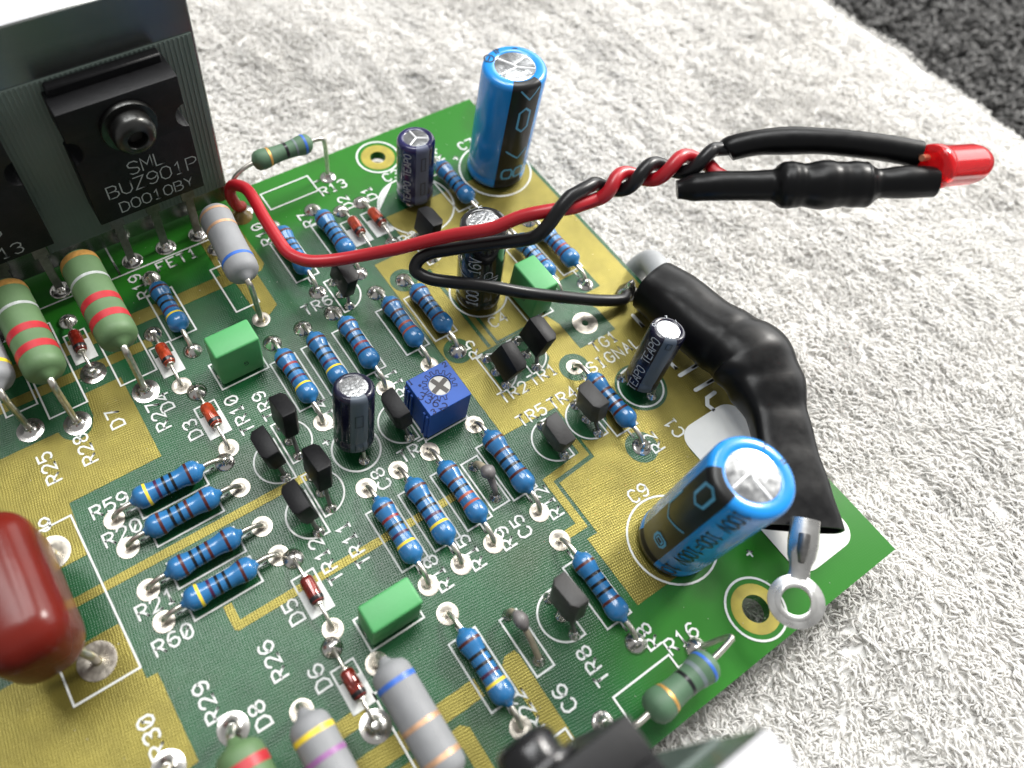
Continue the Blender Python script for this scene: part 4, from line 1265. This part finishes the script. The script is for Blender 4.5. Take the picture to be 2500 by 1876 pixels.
obj('dot', MB().lathe([(hh, 0.22), (hh + 0.02, 0.2), (hh + 0.02, 0.01)], 14, (-2.0, 1.55, 0)), 'trimmer_ink', tb)
for y in (-2.6, -1.9, 1.2, 2.0, 2.6):
    obj('rib', MB().box((-hx_ - 0.28, y - 0.22, 0.3), (-hx_ + 0.05, y + 0.22, hh - 0.9)).mesh('rib', bevel=0.05, segs=1), 'trimmer_blue', tb)
for x, y in ((-2.5, 0), (2.5, 2.5), (2.5, -2.5)):
    obj('lead', MB().tube([(x, y, 0.4), (x, y, -0.9)], 0.3, 8), 'lead_metal', t)

# ================================================================== TINY CAPACITORS
t = thing('tiny_capacitor', 'tiny grey droplet capacitor beside blue resistor R12', 'capacitor', (-41.9, -64.2, 0))
obj('body', MB().tube(smooth_path([(-0.2, 0.9, 3.2), (-0.1, 0.4, 3.5), (0, 0.0, 3.55), (0.1, -0.5, 3.4), (0.1, -0.9, 3.0)], 4), [(0.25 + 0.75 * math.sin(math.pi * i / 16), 0.3 + 0.95 * math.sin(math.pi * i / 16)) for i in range(17)], 16).mesh('body', angle=1.4), 'ceramic_grey', t)
obj('lead', MB().tube(smooth_path([(-0.1, 0.5, 3.4), (-0.1, 1.4, 3.0), (0, 2.3, 1.6), (0, 2.6, -0.9)], 5), [0.62 - 0.025 * i for i in range(16)], 10).mesh('lead', angle=1.4), 'ceramic_tan', t)
obj('lead', MB().tube(smooth_path([(0.1, -0.4, 3.2), (0.05, -1.2, 2.4), (0, -2.2, 1.4), (0, -2.6, -0.9)], 5), [0.62 - 0.025 * i for i in range(16)], 10).mesh('lead', angle=1.4), 'ceramic_grey', t)
pad(-41.9, -61.6, 'small')
pad(-41.9, -66.8, 'small')
outline(rect(-43.25, -40.55, -68.15, -60.5))
t = thing('tiny_capacitor', 'tiny dark bead capacitor inside the narrow white rectangle left of TR8', 'capacitor', (-49.6, -83.5, 0))
obj('body', MB().tube(smooth_path([(0.0, 2.9, 3.2), (0.0, 2.1, 3.7), (0, 1.2, 3.6), (0, 0.4, 3.1)], 5), [(0.25 + 0.62 * math.sin(math.pi * i / 15), 0.25 + 0.8 * math.sin(math.pi * i / 15)) for i in range(16)], 16).mesh('body', angle=1.4), 'ceramic_grey', t)
obj('lead', MB().tube(smooth_path([(0, 0.8, 3.2), (0, -0.8, 2.4), (0, -2.2, 1.2), (0, -2.9, 0.4), (0, -3.0, -0.9)], 5), [0.42] * 15 + [0.5, 0.55, 0.6, 0.6, 0.6, 0.6], 10).mesh('lead', angle=1.4), 'ceramic_tan', t)
obj('lead', MB().tube(smooth_path([(0, 2.4, 3.3), (0, 3.2, 2.4), (0, 3.3, 0.5), (0, 3.3, -0.9)], 5), 0.42, 10).mesh('lead', angle=1.4), 'ceramic_tan', t)
pad(-49.6, -86.5, 'small')
pad(-49.6, -80.2, 'small')
outline(rect(-50.9, -48.3, -87.9, -80.15))

# ================================================================== BIG RED FILM CAPACITOR
t = thing('film_capacitor', 'big glossy dark red film capacitor at the left picture edge', 'capacitor', (-97.2, -51.2, 0))
bm = bmesh.new()
bmesh.ops.create_cube(bm, size=1.0)
for v_ in bm.verts:
    v_.co = Vector((v_.co.x * (9.4 if v_.co.z > 0 else 8.8), v_.co.y * 17.4, v_.co.z * 12.6)) * S
bmesh.ops.bevel(bm, geom=list(bm.edges), offset=3.7 * S, segments=8, affect='EDGES', profile=0.5)
me = bpy.data.meshes.new('film_body')
bm.to_mesh(me)
bm.free()
me.shade_smooth()
obj('body', me, 'film_red', t, (0.9, -0.3, 10.6), (0.0, 0.0, 0.0))
for s in (-1, 1):
    pts = smooth_path([(3.0, s * 6.4, 5.6), (3.3, s * 6.8, 3.6), (3.75, s * 7.35, 2.4), (3.8, s * 7.5, 0.4), (3.8, s * 7.5, -0.9)], 5)
    obj('lead', MB().tube(pts, 0.5, 10).mesh('lead', angle=1.2), 'lead_metal', t)
pad(-93.4, -43.7, 'disc')
pad(-93.4, -58.7, 'disc')

# ================================================================== HEATSINKS AND POWER TRANSISTORS
def heatsink(label, yf, sgn, cx):
    """bent aluminium plate whose front face is at y = yf; sgn = direction away from the board middle"""
    x0, x1 = -134.0, -49.6
    t = thing('heatsink', label, 'heatsink', (cx, yf, 0), 0)
    a, c = x0 - cx, x1 - cx
    lo, hi = sorted((0.0, sgn * 3.0))
    obj('plate', MB().box((a, lo, 1.5), (c, hi, 40.2)).mesh('plate', bevel=0.2, segs=1), 'alu', t)
    lo, hi = sorted((sgn * 0.06, sgn * 26.0))
    obj('flange', MB().box((a, lo, 37.2), (c - 0.02, hi, 40.22)).mesh('flange', bevel=0.2, segs=1), 'alu_top', t)
    return t


heatsink('brushed aluminium heatsink bracket at the top left behind the black power transistor', -2.55, 1, -90)
heatsink('blurred aluminium heatsink bracket at the bottom of the picture', -100.1, -1, -90)


def insulator_sheet(label, x0, x1, yf, sgn):
    t = thing('insulator', label, 'insulator', ((x0 + x1) / 2, yf, 5.0))
    a = (x1 - x0) / 2
    lo, hi = sorted((-sgn * 0.01, -sgn * 0.2))
    obj('sheet', MB().box((-a, lo, 0), (a, hi, 27.6)).mesh('sheet', smooth=False), 'insulator', t)
    n = int(2 * a / 0.62)
    rib = MB().box((-0.13, min(0, -sgn * 0.13), 0), (0.13, max(0, -sgn * 0.13), 27.4)).mesh('rib', smooth=False)
    for i in range(n):
        obj('rib', rib, 'insulator', t, (-a + 0.4 + i * 0.62, -sgn * 0.2, 0.1))
    return t


insulator_sheet('ribbed grey insulating sheet between the black power transistor and the aluminium plate', -77.6, -50.0, -2.55, 1)
insulator_sheet('grey insulating sheet behind the blurred black power transistor at the bottom', -74.3, -50.0, -100.1, -1)


def power_transistor(label, cx, yb, sgn, lines, screw_label, screwmat):
    """flat package standing against a heatsink; yb = its back, facing the direction -sgn"""
    t = thing('power_transistor', label, 'transistor', (cx, yb, 0))
    w, h0, h1, d = 7.75, 11.8, 31.2, 4.95
    prof_ = [(-w, h0), (w, h0), (w, 23.2)] + [(w - 1.5 * math.sin(math.radians(a)), 25.0 - 1.8 * math.cos(math.radians(a))) for a in range(0, 181, 20)] + [(w, 26.8), (w, h1), (-w, h1), (-w, 26.8)] + \
            [(-w + 1.5 * math.sin(math.radians(a)), 25.0 + 1.8 * math.cos(math.radians(a))) for a in range(0, 181, 20)] + [(-w, 23.2)]
    seen, pr_ = set(), []
    for p in prof_:
        k = (round(p[0], 3), round(p[1], 3))
        if k not in seen:
            seen.add(k)
            pr_.append(p)
    mb = MB().prism(pr_, 0, d, bottom=True)
    mb.v = [(x, -sgn * z, y) for x, y, z in mb.v]
    if sgn < 0:
        mb.f = [f[::-1] for f in mb.f]
    obj('case', mb.mesh('case', bevel=0.18, segs=2), 'transistor_black', t)
    lo_, hi_ = sorted((-sgn * 0.03, -sgn * 1.6))
    obj('tab', MB().box((-w + 0.5, lo_, 30.6), (w - 0.5, hi_, 32.4)).mesh('tab', bevel=0.2, segs=1), 'transistor_black', t)
    for k in (-1, 0, 1):
        x = k * 5.45
        yl = -sgn * 2.6
        b1 = MB().box((x - 1.0, yl - 0.3, 8.2), (x + 1.0, yl + 0.3, 12.0)).box((x - 0.6, yl - 0.3, -0.9), (x + 0.6, yl + 0.3, 8.2))
        obj('lead', b1.mesh('lead', smooth=False), 'dark_lead', t)
        pad(cx + x, yb + yl, 'fillet', 1.15)
    yt = -sgn * (d + 0.02)
    for s, z, h_, x in lines:
        fn = (lambda z, x: (lambda u, v, l: (x + u, yt - sgn * l, z + v)))(z, x)
        obj('lettering', text_mb(s, h_, 0.17, fn, adv=1.32).mesh('lettering', smooth=False), 'print_grey', t)
    # screw with washer: a thing of its own
    sx = cx + 0.1
    sc = thing('screw', screw_label, 'screw', (sx, yb - sgn * d, 26.7))
    obj('washer', MB().lathe([(0.02, 1.6), (0.02, 3.6), (0.35, 3.7), (0.8, 3.55), (0.8, 1.6)], 36, (0, 0, 0), (0, -sgn, 0), cap0=False, cap1=False).mesh('washer'), 'steel_dark' if screwmat == 'steel_dark' else 'screw_black', sc)
    hd = obj('head', MB().lathe([(0.8, 2.75), (2.3, 2.75), (2.9, 2.5), (3.25, 1.9), (3.35, 1.35), (3.3, 1.3), (2.0, 1.2), (2.0, 0.01)], 36, (0, 0, 0), (0, -sgn, 0), cap0=False).mesh('head', angle=0.9), screwmat, sc)
    star = []
    for i in range(24):
        a = 2 * math.pi * i / 24
        r = 1.28 if (i // 2) % 2 == 0 else 0.85
        star.append((r * math.cos(a), r * math.sin(a)))
    mb = MB().prism(star, 2.02, 2.06)
    mb.v = [(x, -sgn * z, y) for x, y, z in mb.v]
    obj('socket', mb.mesh('socket', smooth=False), 'hole_dark', hd)
    return t


power_transistor('big black power transistor marked BUZ901P on the upper left heatsink', -62.15, -2.9, 1,
                 [('SML', 19.7, 2.1, 0.8), ('BUZ901P', 16.9, 2.15, 1.0), ('D0010BY', 13.7, 1.8, 0.9)], 'round dark steel screw with washer in the marked power transistor', 'steel_dark')
power_transistor('black power transistor cut off at the left picture edge, on the upper left heatsink', -84.2, -2.9, 1,
                 [('BUZ901P', 16.6, 2.2, -4.0), ('D0013', 13.6, 1.9, 0.0)], 'screw of the power transistor at the left picture edge', 'steel_dark')
power_transistor('blurred black power transistor at the bottom edge of the picture', -62.15, -99.75, -1, [], 'blurred round black screw head at the bottom edge of the picture', 'screw_black')

# flux and solder lumps near the first lead
obj('solder_lump', MB().lathe([(0.0, 1.9), (0.25, 1.7), (0.7, 1.1), (1.3, 0.7), (1.5, 0.1)], 20, (-49.2, -5.4, 0)).mesh('lump', angle=1.4), 'flux', board)

# ================================================================== WIRES, LED, SLEEVE
WR = 0.92
red_a = [(-48.6, -5.0, 1.6), (-49.6, -5.4, 2.8), (-50.1, -5.1, 5.0), (-49.6, -4.9, 6.6), (-48.9, -6.2, 7.6), (-48.2, -8.6, 8.0), (-48.7, -14.7, 8.4), (-48.9, -19.6, 8.5), (-48.8, -22.3, 8.5),
         (-47.9, -24.3, 8.6), (-46.4, -25.9, 8.8), (-43.4, -27.6, 9.2), (-39.8, -29.8, 10.5), (-36.5, -32.4, 12.5), (-33.4, -35.0, 15.0), (-30.6, -37.7, 17.5), (-27.5, -40.8, 20.0), (-24.4, -42.5, 22.2), (-21.8, -44.3, 23.6), (-18.9, -45.9, 24.3)]
blk_a = [(-5.2, -50.7, 1.5), (-6.8, -51.2, 2.0), (-10.8, -50.0, 3.2), (-16.9, -47.9, 5.8), (-23.0, -45.7, 8.5), (-27.8, -42.9, 10.0), (-32.2, -39.9, 10.5), (-34.2, -38.2, 10.5), (-35.2, -36.8, 10.6), (-35.6, -35.8, 11.0),
         (-34.8, -35.3, 12.0), (-33.2, -35.7, 13.0), (-31.2, -37.1, 14.0), (-28.4, -39.6, 15.9), (-26.4, -42.0, 17.8), (-24.6, -44.6, 20.0), (-23.7, -45.7, 21.5), (-22.5, -45.9, 23.0), (-20.9, -45.6, 24.8), (-19.2, -45.2, 25.8)]
axis = smooth_path([(-19.4, -44.9, 24.0), (-16.4, -45.1, 24.6), (-13.3, -46.0, 25.0), (-10.2, -46.9, 26.2), (-6.6, -48.5, 27.4), (-3.1, -50.2, 28.5), (-0.8, -51.4, 29.2)], 10)
Lacc = [0.0]
for p, q in zip(axis, axis[1:]):
    Lacc.append(Lacc[-1] + (q - p).length)
UPV = Vector((-RY.x, -RY.y, -RY.z))


def helix(phase, sgn0):
    out = []
    for i, p in enumerate(axis):
        tg = (axis[min(i + 1, len(axis) - 1)] - axis[max(i - 1, 0)]).normalized()
        u = (UPV - tg * UPV.dot(tg)).normalized()
        w = tg.cross(u)
        a = phase - 2 * math.pi * Lacc[i] / 8.0
        out.append(p + (u * math.cos(a) + w * math.sin(a)) * WR * 1.1)
    return out


PH = 2 * math.pi * 8.8 / 8.0
hr_, hb_ = helix(PH, 1), helix(PH + math.pi, -1)
led_t = thing('indicator_wire', 'red wire soldered to the board and twisted with the black wire', 'wire', (-48.6, -5.0, 0))
o0 = Vector((-48.6, -5.0, 0))
rpts = smooth_path(red_a, 6) + hr_[15:57] + [Vector((-2.2, -52.9, 28.4)), Vector((-1.6, -54.6, 28.4)), Vector((-0.6, -56.2, 28.6))]
obj('insulation', MB().tube([p - o0 for p in rpts], WR, 16).mesh('insulation', angle=1.4), 'wire_red', led_t)
blk_t = thing('indicator_wire', 'black wire looping over the board from the signal pad to the twist', 'wire', (-5.2, -50.7, 0))
o1 = Vector((-5.2, -50.7, 0))
bpts = smooth_path(blk_a, 6) + hb_[13:60] + [Vector((1.6, -52.0, 30.2))]
obj('insulation', MB().tube([p - o1 for p in bpts], WR, 16).mesh('insulation', angle=1.4), 'wire_black', blk_t)
obj('bare_end', MB().tube([Vector((-0.3, -0.1, 1.5)), Vector((0.8, 0.5, 1.2)), Vector((1.6, 0.9, 0.9))], [0.75, 0.62, 0.4], 10).mesh('bare_end', angle=1.4), 'solder', blk_t)
# solder blob on the ground pad
rb = np.random.RandomState(4)
blob = obj('solder_lump', MB().lathe([(0.0, 1.75), (0.35, 1.65), (0.9, 1.25), (1.6, 0.85), (2.4, 0.6), (2.9, 0.35), (3.0, 0.02)], 20, (-3.7, -49.8, 0)).mesh('lump', angle=1.4), 'solder', board)
for v_ in blob.data.vertices:
    v_.co += Vector(rb.normal(0, 0.09, 3)) * S
pad(-13.3, -50.9, 'disc', 0.86)

# heat-shrink sleeves over the LED legs
up = [(0.6, -51.5, 29.7), (1.2, -51.7, 30.1), (3.6, -53.1, 31.0), (6.6, -55.2, 31.7), (9.9, -58.4, 32.7), (14.1, -62.7, 33.4), (17.0, -66.3, 33.9)]
sl = thing('heat_shrink', 'thin black sleeve over the upper leg of the red LED', 'sleeve', up[0])
o2 = Vector(up[0])
pts = smooth_path(up, 6)
ra = interp([1.5, 1.6, 1.6, 1.75, 1.6, 1.6, 1.6], 6)
obj('tube', MB().tube([p - o2 for p in pts], ra, 20).mesh('tube', angle=1.2), 'shrink_black', sl)
lw = [(-7.0, -51.7, 26.7), (-5.2, -53.0, 27.4), (-3.4, -54.5, 28.1), (-0.6, -56.7, 28.7), (1.6, -58.4, 29.2), (2.9, -59.5, 29.6), (4.4, -60.8, 30.0), (6.3, -62.4, 30.5), (8.4, -64.0, 31.0), (10.0, -65.2, 31.2), (11.4, -66.3, 31.7), (13.5, -68.0, 32.4), (16.0, -70.0, 33.0)]
sl2 = thing('heat_shrink', 'black sleeve with a bulge over the lower leg of the red LED', 'sleeve', lw[0])
o3 = Vector(lw[0])
pts = smooth_path(lw, 9)
ra = interp([1.2, 1.75, 1.85, 1.85, 1.95, 2.95, 2.7, 3.0, 2.75, 2.85, 1.8, 2.0, 1.85], 9)
ra = [r + (0.028 * math.sin(i * 1.1 + 1.6 * math.sin(i * 0.37)) + 0.05 * math.sin(i * 0.53)) * max(0.0, min(1.0, (r - 2.2) / 0.4)) for i, r in enumerate(ra)]
obj('tube', MB().tube([p - o3 for p in pts], ra, 24).mesh('tube', angle=1.2), 'shrink_black', sl2)

# LED
a0, a1 = Vector((15.9, -68.3, 33.9)), Vector((26.0, -71.0, 32.2))
ld = thing('led', 'red LED at the end of the twisted wires', 'led', a0)
ax = (a1 - a0).normalized()
L_ = (a1 - a0).length
k = L_ / 8.7
obj('lens', MB().lathe([(0.0, 2.0), (0.12, 2.6), (0.4, 2.78), (1.1, 2.8), (1.5, 2.76), (1.62, 2.58), (2.0, 2.5), (6.1 * k, 2.48), (6.9 * k, 2.3), (7.7 * k, 1.85), (8.3 * k, 1.15), (8.65 * k, 0.4), (8.7 * k, 0.02)], 36, (0, 0, 0), ax).mesh('lens', angle=0.9), 'led_red', ld)
uu = ax.orthogonal().normalized()
for s in (-1, 1):
    obj('leg_post', MB().tube([uu * s * 1.2 + ax * (-1.0), uu * s * 1.2 + ax * 3.2], 0.4, 8).mesh('leg_post'), 'led_chip', ld)

# thick black heat-shrink sleeve over the cable
sp = [(-2.75, -52.4, 4.5), (-2.65, -53.2, 4.6), (-2.2, -57.4, 5.2), (-1.8, -62.6, 5.6), (-1.0, -66.6, 6.0), (-0.6, -70.4, 6.4), (-2.0, -74.9, 6.5), (-4.3, -79.4, 6.4), (-7.3, -84.0, 6.3), (-10.0, -88.1, 6.2), (-13.0, -92.3, 6.0)]
wd = [4.15, 4.3, 4.7, 4.9, 5.4, 6.1, 5.2, 4.0, 4.0, 4.5, 5.3]
ht = [3.9, 4.0, 4.1, 4.0, 4.2, 4.3, 3.1, 2.3, 1.9, 1.7, 1.4]
P_ = smooth_path(sp, 10)
W_, H_ = interp(wd, 10), interp(ht, 10)
sv = thing('cable_sleeve', 'thick bent black heat-shrink sleeve along the right board edge', 'sleeve', sp[-1])
o4 = Vector(sp[-1])
rings, inner = [], []
rr_ = np.random.RandomState(8)
NR = 48
lump = rr_.uniform(0, 6.28, 6)
for i, (p, w, h) in enumerate(zip(P_, W_, H_)):
    tg = (P_[min(i + 1, len(P_) - 1)] - P_[max(i - 1, 0)]).normalized()
    sd = tg.cross(Vector((0, 0, 1))).normalized()
    upv = sd.cross(tg)
    ring = []
    f = i / len(P_)
    for j in range(NR):
        a = 2 * math.pi * j / NR
        bump_ = 1 + 0.018 * math.sin(3 * a + f * 9 + lump[0]) + 0.016 * math.sin(2 * a - f * 11 + lump[1])
        # fold lines near the bend
        bump_ += 0.06 * math.exp(-((f - 0.50) / 0.06) ** 2) * math.sin(3 * a + 1.0) - 0.04 * math.exp(-((f - 0.60) / 0.05) ** 2) * math.sin(2 * a + 0.3)
        # sharp creases where the stiff tube was folded
        for fc, sl_, am in ((0.43, 0.05, -0.030), (0.56, 0.03, 0.035)):
            dd = abs(f - fc - sl_ * math.sin(a + fc * 9)) / 0.035
            bump_ += am * max(0.0, 1 - dd)
        e = 2.3 + 1.1 * max(0.0, min(1.0, (f - 0.5) / 0.15))
        ca, sa = math.cos(a), math.sin(a)
        ring.append(p - o4 + sd * w * math.copysign(abs(ca) ** (2 / e), ca) * bump_ + upv * h * math.copysign(abs(sa) ** (2 / e), sa) * bump_)
    rings.append(ring)
c0 = sum(rings[0], Vector()) / NR
c1 = sum(rings[-1], Vector()) / NR
tg0 = (P_[1] - P_[0]).normalized()
tg1 = (P_[-1] - P_[-2]).normalized()
first = [[c0 + (q - c0) * 0.6 + tg0 * 2.0 for q in rings[0]], [c0 + (q - c0) * 0.9 for q in rings[0]]]
last = [[c1 + (q - c1) * 0.92 for q in rings[-1]], [c1 + (q - c1) * 0.85 - tg1 * 2.5 for q in rings[-1]]]
obj('tube', MB().grid_rings(first + rings + last).mesh('tube', angle=0.9), 'shrink_black', sv)

cb = thing('cable', 'grey cable end between the board edge and the thick black sleeve', 'cable', (3.0, -48.0, -8.0))
oc = Vector((3.0, -48.0, -8.0))
cpts = smooth_path([(-2.2, -55.0, 4.6), (-1.0, -53.2, 4.2), (0.5, -50.8, 3.9), (2.4, -48.0, 2.2), (3.0, -46.4, -0.6), (1.9, -45.9, -3.2), (-2.0, -46.8, -5.0), (-8.0, -47.2, -5.4)], 8)
obj('jacket', MB().tube([p - oc for p in cpts], 1.9, 18).mesh('jacket', angle=1.4), 'cable_grey', cb)

# ring terminal
rt = thing('ring_terminal', 'tinned ring terminal sticking out of the thick black sleeve over the near mounting hole', 'terminal', (-20.4, -98.2, 5.6))
nrm = Vector((-0.42, 0.06, 0.9)).normalized()
dirv = (Vector((-13.0, -92.3, 6.0)) - Vector((-20.4, -98.2, 5.6)))
dirv = (dirv - nrm * dirv.dot(nrm)).normalized()
sdv = nrm.cross(dirv)


def lug(u, w, z):
    return tuple(dirv * u + sdv * w + nrm * z)


ringp = [(u, w) for u, w in circle(0, 0, 3.2, 40)]
mb = MB().prism(circle(0, 0, 3.2, 40), -0.28, 0.28, holes=[circle(0, 0, 1.62, 40)], bottom=True)
mb.v = [lug(*p) for p in mb.v]
rg = obj('ring', mb.mesh('ring', bevel=0.08, segs=2, angle=0.5), 'lug_metal', rt)
mb = MB().prism(circle(0, 0, 2.35, 40), 0.2, 0.40, holes=[circle(0, 0, 1.66, 40)])
mb.v = [lug(*p) for p in mb.v]
obj('rim', mb.mesh('rim', bevel=0.09, segs=2, angle=0.6), 'lug_metal', rg)
mb = MB()
shk = []
for u, w, h, zc in ((2.7, 1.35, 0.38, 0.0), (3.6, 1.15, 0.42, 0.02), (4.4, 1.25, 0.6, 0.1), (5.4, 1.6, 0.95, 0.3), (7.0, 1.75, 1.1, 0.4), (10.0, 1.7, 1.1, 0.4)):
    shk.append([Vector(lug(u, w * math.cos(2 * math.pi * j / 16), zc + h * math.sin(2 * math.pi * j / 16))) for j in range(16)])
obj('shank', mb.grid_rings(shk).mesh('shank', angle=1.0), 'lug_metal', rt)
obj('crimp_core', MB().tube([lug(4.6, 0, 0.9), lug(6.0, 0, 1.5), lug(8.0, 0, 1.4)], [0.35, 0.7, 0.7], 10).mesh('core', angle=1.4), 'dark_lead', rt)

# ================================================================== LINT AND DUST
rl = np.random.RandomState(31)
mat('lint', (0.10, 0.09, 0.08), 0.8)
mat('dust', (0.62, 0.60, 0.56), 0.9)
mb = MB()
for x, y in ((28, -43), (36, -62), (58, -30), (20, 8), (44, -84), (10, 26), (66, -52), (26, -112), (-8, 30), (80, -40), (30, -20), (52, -70)):
    a = rl.uniform(0, 6.28)
    L0 = rl.uniform(2.0, 6.0)
    z = float(towel_h(np.array([float(x)]), np.array([float(y)]))[0]) + 1.5
    pts = [(x + L0 * (u - 0.5) * math.cos(a) + 0.8 * math.sin(u * 4 + a), y + L0 * (u - 0.5) * math.sin(a) + 0.6 * math.cos(u * 3), z + 0.25 * math.sin(u * 3)) for u in (0, 0.2, 0.4, 0.6, 0.8, 1.0)]
    mb.tube(smooth_path(pts, 3), 0.035, 4)
tag(obj('lint', mb, 'lint'), 'loose dark fibres lying on the white towel', 'lint', kind='stuff')
mb = MB()
for _ in range(420):
    x, y = rl.uniform(-105, -0.5), rl.uniform(-100, -0.5)
    r = rl.uniform(0.03, 0.085)
    a = rl.uniform(0, 6.28)
    p = [(x + r * math.cos(a + k * 2.1) * rl.uniform(0.6, 1.6), y + r * math.sin(a + k * 2.1) * rl.uniform(0.6, 1.6), 0.12) for k in range(3)]
    mb.add(p + [(x, y, 0.12 + r * 0.6)], [(0, 1, 3), (1, 2, 3), (2, 0, 3)])
tag(obj('dust', mb, 'dust'), 'pale dust specks on the circuit board', 'dust', kind='stuff')
